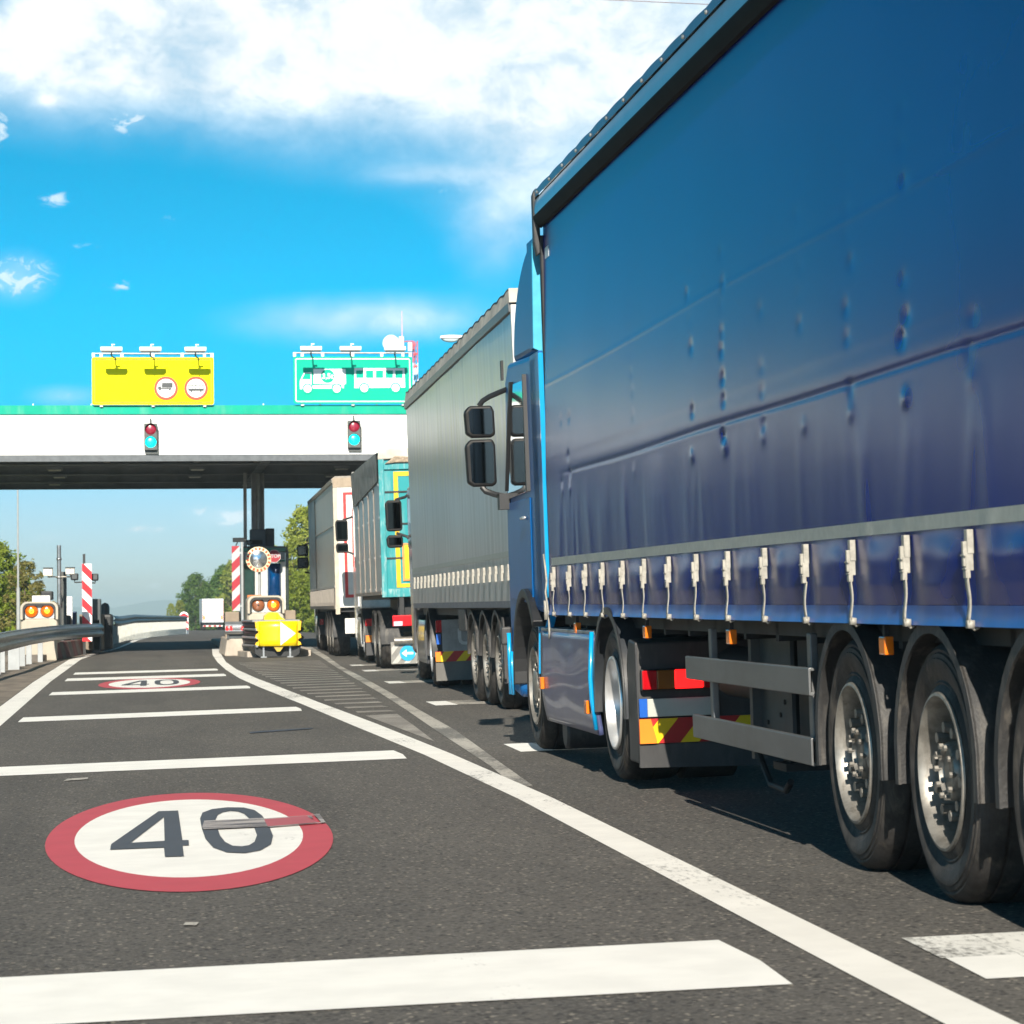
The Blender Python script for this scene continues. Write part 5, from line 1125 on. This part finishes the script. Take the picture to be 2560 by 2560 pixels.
b = MB(); b.box(lx_(505), lx_(548), -.10, .02, lz(1045), lz(690)); b.box(lx_(580), lx_(670), -.10, .02, lz(1045), lz(690)); b.box(lx_(845), lx_(905), -.08, .02, lz(1230), lz(600)); b.build('pale_panel', mat('booth_pale_panel', (.50, .51, .49), .45), bt, bevel=.01)
def bul(u, v): return (lx_(675)+(lx_(842)-lx_(675))*u, -.06-.14*math.sin(math.pi*u)**.6*math.sin(math.pi*min(1, v*.9+.1))**.5, lz(1040)+(lz(620)-lz(1040))*v)
b = MB(); b.grid(bul, 16, 16); b.build('curved_windscreen', mat('blue_gloss_panel', (.0, .045, .16), .05, coat=1.0, metal=.3), bt, True)
x0s, zs = vm(760, 525, 77.3)
ts = thing('stop_sign', 'small dark red octagonal STOP sign half hidden behind the round mirror', 'road sign', (x0s, 77.3, zs))
b = MB(); b.prism([(.19*math.cos(R(22.5+45*k)), .19*math.sin(R(22.5+45*k))) for k in range(8)], 'y', -.01, .01); o = b.build('panel', mat('stop_white_edge', (.55, .45, .45), .5), ts)
b = MB(); b.prism([(.175*math.cos(R(22.5+45*k)), .175*math.sin(R(22.5+45*k))) for k in range(8)], 'y', -.014, -.0105); o = b.build('red_face', mat('stop_red', (.30, .008, .02), .45), o)
b = shift(text_mb('STOP', .135, .001, .004), 0, -.018, 0); b.build('lettering', M_rwd, ts)
b = MB(); b.box(-.02, .02, .011, .5, -.03, .03); b.build('bracket', M_dgrey, ts)
for (xa_, ya_, xb_, yb_, yy, lab, mm) in ((650, 160, 762, 392, 79.5, 'tall matt black box standing on the booth roof right of the column', M_bk), (447, 172, 650, 392, 79.2, 'dark grey casing round the foot of the column above the booth', M_dgrey)):
    p0 = vm(xa_, yb_+6, yy); p1 = vm(xb_, ya_, yy)
    b = MB(); b.box(p0[0], p1[0], yy, yy+.5, p0[1]-.05, p1[1]); tag(b.build('equipment_box', mm, bevel=.02), lab, 'equipment box')
def camera(label, x, y, z, s=1.0, m=M_bk, ang=0):
    t = thing('surveillance_camera', label, 'camera', (x, y, z), (0, 0, ang), 'surveillance cameras at the toll gate')
    b = MB(); b.box(-.06*s, .06*s, -.16*s, .16*s, -.05*s, .05*s); b.box(-.07*s, .07*s, -.19*s, .16*s, .05*s, .06*s); b.build('housing', m, t, bevel=.01); b = MB(); b.lathe([(-.175*s, .001), (-.17*s, .035*s), (-.155*s, .04*s)], (0, 0, 0), 'y', 14); b.build('lens', M_dgrey, t)
    b = MB(); b.tube([(0, .05*s, -.05*s), (0, .10*s, -.16*s)], .015, 6); b.build('bracket', m, t)
x, z = vm(305, 315, 70.2); camera('black camera pointing sideways above the tall striped board', x, 70.2, z, 1.0, M_bk, R(70))
x, z = vm(430, 350, 77.7); camera('black camera on the left edge of the booth roof', x, 77.7, z, 1.2)
x, z = vm(520, 345, 77.6); camera('black camera on the booth roof right behind the round mirror', x, 77.6, z, 1.2, M_bk, R(-50))
for (a, c, d, e, yy, lab) in ((120, 1250, 322, 1400, 71.5, 'brown box behind the foot of the tall striped board'), (905, 1230, 1040, 1480, 72.5, 'brown box behind the crash cushion on its right')):
    p0 = vm(a, e, yy); p1 = vm(d, c, yy); b = MB(); b.box(p0[0], p1[0], yy, yy+.6, .15, p1[1]); tag(b.build('concrete_box', mat('brown_concrete', (.26, .21, .16), .85, var=.15, vs=3, dirt=.3), bevel=.02), lab, 'concrete box')
p0 = vm(425, 1062, 69.9); p1 = vm(612, 1028, 69.9)
b = MB(); b.box(p0[0], p1[0], 70.8, 71.0, .15, p1[1]); tag(b.build('orange_cabinet', mat('orange_cabinet_paint', (.60, .16, .03), .5), bevel=.01), 'orange cabinet edge showing over the left of the dull lamp pod', 'cabinet')
# ---- left island furniture
b = MB(); kb = [(-2.45, 70.2), (-2.2, 70.0), (-1.32, 86), (-1.25, 94), (-4.2, 94), (-4.2, 74)]
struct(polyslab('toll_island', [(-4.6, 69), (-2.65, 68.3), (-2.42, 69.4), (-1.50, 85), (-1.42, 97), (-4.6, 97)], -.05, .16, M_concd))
M_kr = mat('faded_red_kerb', (.16, .055, .05), .85, var=.25, vs=3, dirt=.4); M_kd = mat('grimy_kerb', (.13, .12, .11), .85, var=.25, vs=3, dirt=.4)
kt = thing('kerb_blocks', 'row of grimy kerb blocks painted in faded red along the left island', 'kerb', (-2.4, 69, 0))
for k in range(14):
    y0_ = 69+k*1.15; a = -2.42+(y0_-69)*.0585; c = -2.42+(y0_+1.1-69)*.0585
    b = MB(); v = [(a, y0_, 0), (c, y0_+1.1, 0), (c-.25, y0_+1.1, 0), (a-.25, y0_, 0)]; zt = .42
    v = [(x+.10, y, gz(x, y)) for x, y, z in v]+[(x+(-.0 if i < 2 else 0), y, gz(x, y)+zt) for i, (x, y, z) in enumerate(v)]
    v = [(x+2.4, y-69, z) for x, y, z in v]
    b.add(v, [(0, 1, 2, 3), (7, 6, 5, 4), (0, 4, 5, 1), (1, 5, 6, 2), (2, 6, 7, 3), (3, 7, 4, 0)]); b.build('kerb_block', M_kr if k % 2 else M_kd, kt, bevel=.02)
# poles and boxes on the left
def pole(name, label, px_, pyt, y, r, m, q=vl, zb=None):
    x, zt = q(px_, pyt, y); g0 = gz(x, y); t = thing(name, label, 'pole', (x, y, g0)); b = MB(); b.tube([(0, 0, 0), (0, 0, zt-g0)], r, 12); b.build('pole', m, t, True, autos=40); return t, zt-g0
tp, hp = pole('camera_mast', 'slender grey mast with two white camera boxes on side arms behind the left lamp pod', 712, 305, 75, .055, M_galv)
xg = vl(712, 305, 75)[0]; gg = gz(xg, 75)
for (a, c, d, e) in ((525, 580, 635, 675), (793, 575, 900, 655)):
    p0 = vl(a, e, 74.6); p1 = vl(d, c, 74.6); b = MB(); b.box(p0[0]-xg, p1[0]-xg, -.55, -.15, p0[1]-gg, p1[1]-gg); cbx = b.build('camera_box', mat('cream_box', (.66, .62, .54), .5), tp, bevel=.01)
    b = MB(); b.box(p0[0]-xg-.01, p1[0]-xg+.01, -.6, -.15, p1[1]-gg, p1[1]-gg+.015); b.build('sun_cover', M_dgrey, cbx)
    xm_ = (p0[0]+p1[0])/2-xg; za_ = vl(690, 690, 75)[1]-gg; b = MB(); b.tube([(0, 0, za_), (xm_*.5, -.15, za_+.01), (xm_, -.3, za_), (xm_, -.32, p0[1]-gg)], .018, 8); b.build('arm', mat('cream_box', (.6, .6, .5)), tp, True)
b = MB(); b.lathe([(-.03, .055), (-.03, .075), (.03, .075), (.03, .055)], (0, 0, za_), 'z', 16); b.lathe([(-.03, .055), (-.03, .07), (.03, .07), (.03, .055)], (0, 0, vl(712, 470, 75)[1]-gg), 'z', 16); b.build('clamp', M_galv, tp, True)
p0 = vl(738, 1200, 76); p1 = vl(802, 625, 76); b = MB(); b.box(p0[0], p1[0], 76, 76.2, gz(p0[0], 76)+.1, p1[1]); tag(b.build('steel_post', mat('dark_olive_steel', (.06, .065, .06), .5, var=.2), bevel=.01), 'dark square post close behind the slender grey mast', 'post')
p0 = vl(805, 1220, 78); p1 = vl(872, 925, 78); b = MB(); b.box(p0[0], p1[0], 78, 78.2, gz(p0[0], 78)+.1, p1[1]); b.box(p0[0]+.03, p1[0]-.03, 77.98, 77.999, p0[1]+.2, p1[1]-.1); tag(b.build('bollard', M_rw, bevel=.02), 'slim white post between the dark mast and the striped board', 'post')
for (a, c, d, e, yy, m, lab, bev) in ((845, 1105, 918, 1240, 79, mat('navy_box', (.01, .03, .10), .4), 'small navy blue box left of the striped board', .02), (755, 1150, 850, 1290, 77, M_bk, 'low black box at the foot of the slender grey mast', .05),
        (1118, 952, 1216, 1150, 78, M_dgrey, 'upright dark grey cabinet right of the bright striped board', .02), (1216, 998, 1318, 1160, 81, M_dgrey, 'round-topped dark cabinet right of the upright grey one', .12), (1235, 1135, 1365, 1480, 80, M_bk, 'large black cabinet where the left guard rail ends', .08)):
    p0 = vl(a, e, yy); p1 = vl(d, c, yy); b = MB(); b.box(p0[0], p1[0], yy, yy+1.0, gz(p0[0], yy)+.1, p1[1]); tag(b.build('cabinet', m, bevel=bev), lab, 'cabinet')
p0 = vl(958, 1260, 78.5); p1 = vl(1248, 1137, 78.5); b = MB(); b.box(p0[0], p1[0], 78.5, 80.0, gz(-1, 73)+.1, p1[1]); tag(b.build('concrete_box', mat('brown_concrete', (.26, .21, .16)), bevel=.02), 'brown concrete box behind the lower part of the striped board', 'concrete box')
b = MB(); b.prism([(84, .15), (84, .75), (86.5, .62), (88.5, .32), (90, .16)], 'x', -2.1, -1.25); tag(b.build('island_tail', M_concd, bevel=.05), 'low dark sloping concrete end of the left toll island', 'concrete block')
# light pole far left behind the plaza
xp, zp = vl(215, -200, 112); t = thing('light_pole', 'thin tall grey light pole rising past the trees on the left', 'light pole', (xp, 112, gz(xp, 112))); hp_ = 7.0
b = MB(); b.tube([(0, 0, 0), (0, 0, 2.2)], .085, 10, r2=.075); b.tube([(0, 0, 2.2), (0, 0, hp_)], .045, 10, r2=.03); b.build('pole', M_postw, t, True, autos=40)
b = MB(); b.tube([(0, 0, hp_), (.1, 0, hp_+.3), (.8, 0, hp_+.45)], .03, 8); b.build('arm', M_postw, t, True)
# ---- guard rail, left
def beam_path(par, pts, h, m, name='beam', face=1, top=None):
    """W-profile beam along pts = (x, y, z of lower edge)"""
    pr = wprof(h); mb = MB(); n = len(pr); L = []
    for (a, c) in zip(pts, pts[1:]):
        k = max(1, int(abs(c[1]-a[1])/1.0))
        for i in range(k): t_ = i/k; L.append(tuple(a[q]+(c[q]-a[q])*t_ for q in range(3)))
    L.append(pts[-1]); v = []
    for p in L: v += [(p[0]+face*q[0], p[1], p[2]+q[1]) for q in pr]
    mb.add(v, [(i*n+j, i*n+j+1, (i+1)*n+j+1, (i+1)*n+j) for i in range(len(L)-1) for j in range(n-1)])
    o = mb.build(name, m, par, True, autos=25); md = o.modifiers.new('t', 'SOLIDIFY'); md.thickness = .006; return o
gt = thing('guard_rail', 'curving double-wave steel guard rail on pale posts along the left shoulder', 'guard rail', (0, 0, 0))
gp1 = [(-3.05, 40, .44), (-2.98, 47, .45), (-2.85, 52, .47), (-2.68, 56, .50), (-2.60, 62, .50), (-2.36, 68, .50), (-1.85, 73.5, .50), (-1.36, 78.3, .48)]
o = beam_path(gt, [(x, y, z+gz(x, y)) for x, y, z in gp1], .36, mat('weathered_beam', (.20, .21, .225), .36, metal=.7, var=.25, vs=3, dirt=.4, dcol=(.10, .10, .10)))
b = MB(); v = [(x-.10, y, z+gz(x, y)+.355) for x, y, z in gp1]+[(x+.035, y, z+gz(x, y)+.365) for x, y, z in gp1]; n = len(gp1); b.add(v, [(i, i+1, n+i+1, n+i) for i in range(n-1)]); o = b.build('top_cap', M_galv, gt); o.modifiers.new('t', 'SOLIDIFY').thickness = .012
b = MB()
for y in [42+1.0*k for k in range(36)]:
    for (p, q) in zip(gp1, gp1[1:]):
        if p[1] <= y < q[1]: t_ = (y-p[1])/(q[1]-p[1]); x = p[0]+(q[0]-p[0])*t_; z = p[2]+(q[2]-p[2])*t_+gz(x, y); b.lathe([(.035, .018), (.022, .024), (.022, .001)], (x, y, z+.155), 'x', 8)
b.build('bolts', M_silver, gt)
for (x, y, wd) in ((-2.98, 52.6, .12), (-3.0, 54.2, .12), (-3.0, 55.7, .12), (-2.98, 57.4, .10), (-2.93, 59.6, .24), (-2.90, 61.2, .13), (-2.86, 63.2, .13), (-2.80, 65.3, .13), (-2.62, 67.5, .12), (-3.02, 50.5, .12), (-3.05, 48.0, .12), (-3.06, 45.6, .12), (-3.1, 43, .12)):
    g0 = gz(x, y); b = MB(); b.box(x-.06, x+wd-.06, y, y+.05, g0-.05, g0+.60); b.box(x-.06, x-.05, y, y+.12, g0, g0+.6); b.build('post', M_postw, gt, bevel=.005)
b = MB(); b.box(-1.55, -1.38, 78.0, 78.3, .0, .95); b.build('end_post', M_dgrey, gt, bevel=.01)
# ---- guard rail beyond the plaza with close-set pale posts
g2 = thing('guard_rail', 'far steel guard rail on close pale posts with a rounded red-white end board', 'guard rail', (0, 0, 0))
gq = []
for (px_, py_, y) in ((282, 1552, 98), (300, 1553, 104), (335, 1547, 118), (375, 1547, 140), (420, 1547, 165), (466, 1547, 186)):
    p = at(px_, py_, y); gq.append((p.x, y, p.z-.0))
def g2at(y):
    for p, q in zip(gq, gq[1:]):
        if y <= q[1]: t_ = (y-p[1])/(q[1]-p[1]); return tuple(p[k]+(q[k]-p[k])*t_ for k in range(3))
    return gq[-1]
beam_path(g2, [(p[0], p[1], p[2]-.18) for p in gq], .36, M_galvd)
y = 98.5; k = 0
proto = None
while y < 186 and k < 96:
    x, _, z = g2at(y); g0 = gz(x, y)-.1
    b = MB(); b.box(x-.11, x-.005, y, y+.06, g0, z-.17); b.build('post', mat('pale_post_far', (.42, .43, .40), .5), g2); y += .93; k += 1
p0 = at(449, 1575, 187); p1 = at(471, 1529, 187)
w_ = p1.x-p0.x
b = MB(); P = [(p0.x, gz(p0.x, 187)-.2), (p0.x, p1.z-w_*.5)]+[(p0.x+w_/2-w_/2*math.cos(R(a)), p1.z-w_/2+w_/2*math.sin(R(a))) for a in range(15, 166, 15)]+[(p1.x, p1.z-w_*.5), (p1.x, gz(p0.x, 187)-.2)]
b.prism(P, 'y', 187, 187.1); b.build('end_board', M_rw, g2)
b = MB()
for k in range(3): zz = p1.z-.25-k*.42; b.prism([(p0.x+.02, zz), (p0.x+w_*.5, zz+.15), (p1.x-.02, zz-.02), (p1.x-.02, zz-.17), (p0.x+w_*.5, zz-.02), (p0.x+.02, zz-.14)], 'y', 186.98, 186.999)
b.build('red_marks', M_rs, g2)
# ---- street lamp behind the queue
pl0 = at(1122, 845, 112); t = thing('street_lamp', 'tall street lamp with a rounded white head over the grey lorry roof', 'street lamp', (pl0.x+1.6, 112, gz(8, 112))); hh = pl0.z-gz(8, 112)
b = MB(); b.tube([(0, 0, 0), (0, 0, hh-.4), (-.3, 0, hh-.05), (-.9, 0, hh+.02)], [.11, .07, .05, .04], 10); b.build('pole', M_postw, t, True)
def head(u, v):
    a = 2*math.pi*u; xx = -1.95+1.05*v; r = .17*math.sin(math.pi*min(.98, max(.02, v*.75+.12)))**.6; return (xx, r*math.cos(a)*1.1, hh+.03+r*math.sin(a)*.62)
b = MB(); b.grid(head, 16, 14); b.build('lamp_head', M_rw, t, True)
b = MB(); b.grid(lambda u, v: (-1.9+.75*v, .12*math.cos(math.pi*u), hh-.05-.13*math.sin(math.pi*u)*math.sin(math.pi*v)**.5), 10, 10); b.build('lamp_glass', mat('lamp_bowl', (.55, .68, .70), .2), t, True)
# ---- antenna mast
yM = 200; q2 = view(940, 740, .12422); xM, zM = q2(740, 900, yM)
tw = thing('antenna_tower', 'red and white lattice antenna mast with dishes behind the green overhead sign', 'antenna tower', (xM, yM, gz(18, yM))); g0 = gz(18, yM)
M_tr_ = mat('tower_red', (.62, .10, .12), .5); M_tw_ = mat('tower_white', (.78, .74, .76), .5)
zt = zM-g0; wt = .35; n = 26
br, bw_ = MB(), MB()
for k in range(n):
    za, zb_ = zt*(k/n), zt*((k+1)/n); m_ = br if (k//2) % 2 == 0 else bw_
    for (sx_, sy_) in ((0, 0), (1, 0), (.5, 1)): m_.tube([(sx_*wt, sy_*wt, za), (sx_*wt, sy_*wt, zb_)], .035, 5)
    m_.tube([(0, 0, za), (wt, 0, zb_)], .02, 4); m_.tube([(wt, 0, za), (.5*wt, wt, zb_)], .02, 4); m_.tube([(0, 0, za), (.5*wt, wt, zb_)], .02, 4)
br.build('red_lattice', M_tr_, tw); bw_.build('white_lattice', M_tw_, tw)
def QL(a, c): p = q2(a, c, yM); return p[0]-xM, p[1]-g0
b = MB(); 
for (a, c, d, e) in ((360, 935, 740, 915), (360, 935, 360, 1080), (740, 915, 740, 1080), (540, 900, 540, 1080), (400, 940, 520, 1060)): b.tube([(QL(a, c)[0], -.3, QL(a, c)[1]), (QL(d, e)[0], -.3, QL(d, e)[1])], .04, 5)
for (c) in (1165, 1410): b.tube([(0, 0, QL(0, c)[1]), (QL(835, c)[0], 0, QL(0, c)[1])], .05, 5); b.tube([(QL(740, c-60)[0], 0, QL(0, c-60)[1]), (QL(835, c)[0], 0, QL(0, c)[1])], .03, 5); b.tube([(QL(740, c+40)[0], 0, QL(0, c+40)[1]), (QL(835, c)[0], 0, QL(0, c)[1])], .03, 5)
b.tube([(QL(835, 1510)[0], 0, QL(0, 1510)[1]), (QL(835, 1700)[0], 0, QL(0, 1700)[1])], .03, 5); b.build('platform_frame', M_tr_, tw)
b = MB(); x, z = QL(520, 300); x_, z_ = QL(520, 900); b.tube([(x, 0, z_), (x, 0, z_+(z-z_)*.3), (x, 0, z)], [.05, .035, .02], 6); b.build('whip_aerial', mat('pink_aerial', (.75, .42, .50), .5), tw)
b = MB(); x, z = QL(292, 968); b.lathe([(-.25, .001), (-.2, .5), (-.05, .62), (.0, .6), (.1, .2)], (x, -.5, z), 'y', 24); b.build('dish', M_rw, tw, True, autos=50)
for (a, c, e, r) in ((500, 830, 1085, .20), (672, 950, 1125, .18), (780, 1480, 1590, .17)):
    x, z = QL(a, c); x_, z_ = QL(a, e); b = MB(); b.tube([(x, -.5, z_), (x, -.5, z)], r, 12); b.build('panel_antenna', M_rw, tw, True, autos=50)
# ---- cable high over the road
pa, pb_ = at(1440, -4, 90), at(1840, 14, 86)
d_ = pb_-pa
b = MB(); b.tube([pa-d_*9+Vector((0, 0, 1.2))+Vector((0, 0, 0)), pa-d_*3+Vector((0, 0, .2)), pa, pb_, pb_+d_*3+Vector((0, 0, .3)), pb_+d_*9+Vector((0, 0, 1.6))], .012, 6); tag(b.build('overhead_cable', mat('thin_cable', (.25, .16, .16), .6), smooth=True), 'thin cable crossing the sky at the top by the blue trailer roof', 'cable')

# ================================================================== trees
def leafmat(name, c1, c2):
    m = bpy.data.materials.new(name); m.use_nodes = True; t = NT(m.node_tree); b = t.n['Principled BSDF']
    tc = t.node('ShaderNodeTexCoord').outputs['Object']; oi = t.node('ShaderNodeObjectInfo').outputs['Random']
    a = t.mix(t.rng(t.noise(tc, .9, 3, .6), .35, .65), c1, c2); a = t.mix(t.math('MULTIPLY', t.rng(t.noise(tc, 7, 2, .6), .4, .7), .5), a, tuple(x*.6 for x in c1))
    h = t.node('ShaderNodeHueSaturation'); t.put(h.inputs['Value'], t.math('ADD', .85, t.math('MULTIPLY', oi, .3))); t.put(h.inputs['Color'], a)
    t.put(b.inputs['Base Color'], h.outputs[0]); b.inputs['Roughness'].default_value = .55; b.inputs['Specular IOR Level'].default_value = .3
    tr = t.node('ShaderNodeBsdfTranslucent'); t.put(tr.inputs[0], h.outputs[0]); mx = t.node('ShaderNodeMixShader'); mx.inputs[0].default_value = .35
    t.l.new(b.outputs[0], mx.inputs[1]); t.l.new(tr.outputs[0], mx.inputs[2]); t.l.new(mx.outputs[0], t.n['Material Output'].inputs[0]); return m
ML = [leafmat('spring_leaves', (.16, .23, .02), (.26, .31, .04)), leafmat('deep_leaves', (.075, .155, .025), (.13, .22, .04)), leafmat('yellow_green_leaves', (.23, .29, .035), (.32, .35, .07)), leafmat('brownish_leaves', (.22, .19, .05), (.24, .23, .07))]
M_bark = mat('bark', (.10, .075, .05), .9, var=.3, vs=5)
def tree_mesh(seed, h, w_, leaf, nclump, per, open_=0.0, low=.12):
    r = random.Random(seed); tb = MB(); ends = []
    tb.tube([(0, 0, 0), (r.uniform(-.1, .1), r.uniform(-.1, .1), h*.35), (r.uniform(-.2, .2), r.uniform(-.2, .2), h*.82)], [h*.022, h*.015, h*.004], 7)
    for k in range(12):
        z = h*r.uniform(.15, .7); a = r.uniform(0, 2*math.pi); L = w_*.45*r.uniform(.5, 1)*(1.15-z/h*.6); e = (L*math.cos(a), L*math.sin(a), z+h*r.uniform(.08, .25)); ends.append(e)
        tb.tube([(0, 0, z), (e[0]*.5, e[1]*.5, z+(e[2]-z)*.65), e], [h*.009, h*.006, h*.002], 5)
    lb = MB(); v, f = [], []
    for c in range(nclump):
        u = r.random(); z = h*(low+(1-low)*u); prof = math.sin(math.pi*min(1, (u*.80+.17)))**.7*(1-.25*u)
        a = r.uniform(0, 2*math.pi); rad = w_*.5*prof*math.sqrt(r.uniform(.12, 1))*(1+.22*math.sin(3*a+seed)+.15*math.sin(7*a+z*3)); cx_, cy_ = rad*math.cos(a), rad*math.sin(a); cr = w_*r.uniform(.05, .12)*(1-open_*.4)
        if r.random() < open_*.3: continue
        for _ in range(per):
            d = Vector((r.gauss(0, 1), r.gauss(0, 1), r.gauss(0, .75))).normalized()*cr*r.uniform(.35, 1.15); p = Vector((cx_, cy_, z))+d
            nrm = (d.normalized()+Vector((r.uniform(-.9, .9), r.uniform(-.9, .9), r.uniform(-.5, 1.0)))).normalized(); t1 = nrm.orthogonal().normalized(); t1 = (Matrix.Rotation(r.uniform(0, 6.28), 3, nrm) @ t1); t2 = nrm.cross(t1); s = leaf*r.uniform(.55, 1.25)
            o = len(v); v += [tuple(p-t1*s), tuple(p+t2*s*.45), tuple(p+t1*s), tuple(p-t2*s*.45)]; f.append((o, o+1, o+2, o+3))
    lb.add(v, f); return tb, lb
def make_tree(seed, h, w_, leaf, nc, per, m, open_=0, low=.12):
    tb, lb = tree_mesh(seed, h, w_, leaf, nc, per, open_, low)
    def mk(x, y, label, sc_=1.0, rz=0.0, group='trees beside the motorway'):
        t = thing('tree', label, 'tree', (x, y, gz(x, y)-.08), (0, 0, rz), group); t.scale = (sc_, sc_, sc_)
        if not mk.me: mk.me = [tb.build('trunk', M_bark, t, True), lb.build('crown', m, t)]
        else:
            for o in mk.me: c = o.copy(); col.objects.link(c); c.parent = t
        return t
    mk.me = None; return mk
TA = make_tree(1, 6.0, 5.2, .13, 420, 34, ML[0], .7, .04); TB_ = make_tree(2, 8.0, 6.5, .17, 420, 34, ML[1], .5, .05)
TC = make_tree(5, 8.5, 4.6, .17, 330, 26, ML[2], .6, .04); TD = make_tree(8, 4.2, 3.4, .10, 260, 24, ML[3], 1.0, .03); TE = make_tree(11, 7, 6.5, .18, 330, 34, ML[1], .2, .02)
def put(mk, px_, y, top, label, hgt, rz=0):
    p = at(px_, top, y); mk(p.x, y, label, (p.z-gz(p.x, y))/hgt, rz)
put(TA, -10, 132, 1352, 'bright green bushy tree at the left edge behind the lamp pod', 6.0, .4)
put(TA, 35, 138, 1425, 'lower green tree just right of the leftmost bushy tree', 6.0, 2.1)
put(TD, 68, 128, 1402, 'brownish sparse tree right behind the thin light pole', 4.2, 1.0)
put(TD, 92, 126, 1462, 'low brownish bush at the right end of the left trees', 4.2, 2.8)
put(TA, -75, 134, 1330, 'taller green tree just beyond the left picture edge', 6.0, 3.0)
put(TB_, 488, 352, 1436, 'dense dark green tree above the far white lorry on its left', 8.0, .3)
put(TB_, 515, 365, 1462, 'rounded dark green tree directly behind the far white lorry', 8.0, 2.0)
put(TE, 565, 346, 1418, 'uneven green tree left of the tall striped board', 7.0, 1.1)
put(TC, 580, 340, 1402, 'sparse light green tree rising behind the tall striped board', 8.5, 3.0)
put(TE, 540, 358, 1450, 'lower green tree between the far lorry and the striped board', 7.0, 4.0)
put(TC, 450, 342, 1500, 'small yellow-green tree left of the far white lorry', 8.5, .7)
put(TC, 428, 338, 1508, 'smallest yellow-green sapling by the rounded end board', 8.5, 1.9)
put(TE, 612, 345, 1440, 'green tree behind the left side of the toll booth', 7.0, 2.0)
put(TC, 765, 190, 1268, 'tall feathery yellow-green tree beside the beige lorry', 8.5, .2)
put(TC, 738, 184, 1345, 'yellow-green tree between the booth and the beige lorry', 8.5, 2.5)
put(TC, 800, 196, 1290, 'feathery yellow-green tree hidden partly by the beige lorry', 8.5, 4.0)
put(TA, 750, 178, 1430, 'low bright green bush right of the toll booth', 6.0, 1.0)
put(TC, 718, 205, 1405, 'thin yellow-green tree just right of the booth', 8.5, 5.2)
put(TA, 785, 182, 1460, 'low green bush in front of the feathery trees by the beige lorry', 6.0, 3.9)
put(TA, 300, 420, 1542, 'tiny far shrub above the distant guard rail', 6.0, 3.0)
# the tree line along the left of the plaza
rr = random.Random(21); nms = ['tall dark green roadside tree in the tree line far left of the guard rail', 'tall bright green roadside tree in the tree line far left of the guard rail']
k = 0
for i in range(16):
    x = -14.5-i*3.1+rr.uniform(-.6, .6); y = 110-i*4.8+rr.uniform(-3, 3); mk, hh_ = ((TB_, 8), (TA, 6), (TE, 7))[i % 3]
    mk(x, y, nms[1] if mk is TA else nms[0], (9.0+min(i, 7)*.85+rr.uniform(-1.2, 1.0))/hh_, rr.uniform(0, 6))
# hedge and grass behind the far rail
b = MB()
r = random.Random(5); v, f = [], []
for _ in range(9000):
    y = r.uniform(100, 330); x = lx(y)-1.9-abs(r.gauss(0, 1.6)); z = gz(x, y)+r.uniform(0, .55)*r.random(); s = r.uniform(.06, .16); a = r.uniform(0, 3.14)
    o = len(v); v += [(x-s*math.cos(a), y-s*math.sin(a), z-.03), (x+s*math.cos(a), y+s*math.sin(a), z-.03), (x+r.uniform(-.05, .05), y, z+s*1.8)]; f.append((o, o+1, o+2))
for _ in range(9000):
    y = r.uniform(140, 330); x = lx(y)+10+abs(r.gauss(0, 4)); z = gz(x, y)+r.uniform(0, .6)*r.random(); s = r.uniform(.08, .2); a = r.uniform(0, 3.14)
    o = len(v); v += [(x-s*math.cos(a), y-s*math.sin(a), z-.03), (x+s*math.cos(a), y+s*math.sin(a), z-.03), (x+r.uniform(-.05, .05), y, z+s*1.8)]; f.append((o, o+1, o+2))
b.add(v, f); o = b.build('verge_vegetation', ML[0]); o['kind'] = 'stuff'
# ---- distant hills and the air in front of them
M_hill = mat('wooded_hill', (.05, .085, .045), .95, var=.3, vs=.004)
YH = 7000
def ridge(x):
    t = x/YH*F+372; e = 8+18*gs(t, 400, 95)+10*gs(t, 640, 160)+6*gs(t, 150, 120)+5*mn.noise(Vector((t*.02, 3, 0)))+2.0*mn.noise(Vector((t*.08, 5, 0)))
    return -(1523-1518)*1.0+e/F*YH*1.06+0.0
def hill(u, v):
    x = -5000+11000*u; y = YH-900+2200*v; top = ridge(x); return (x, y, -40+(top+40)*math.sin(math.pi*min(1, v*1.0))**.8+6*mn.noise(Vector((x*.004, y*.004, 1)))*math.sin(math.pi*v))
b = MB(); b.grid(hill, 260, 24); struct(b.build('hills', M_hill, smooth=True))
hz = bpy.data.materials.new('air'); hz.use_nodes = True; t = NT(hz.node_tree); t.n.remove(t.n['Principled BSDF'])
pv = t.node('ShaderNodeVolumePrincipled'); pv.inputs['Color'].default_value = (.56, .72, .82, 1); pv.inputs['Density'].default_value = HAZE; pv.inputs['Anisotropy'].default_value = 0.0; t.l.new(pv.outputs[0], t.n['Material Output'].inputs['Volume'])
b = MB(); b.box(-9000, 9000, -400, 9500, -75, 38); o = b.build('haze', hz); o['kind'] = 'stuff'
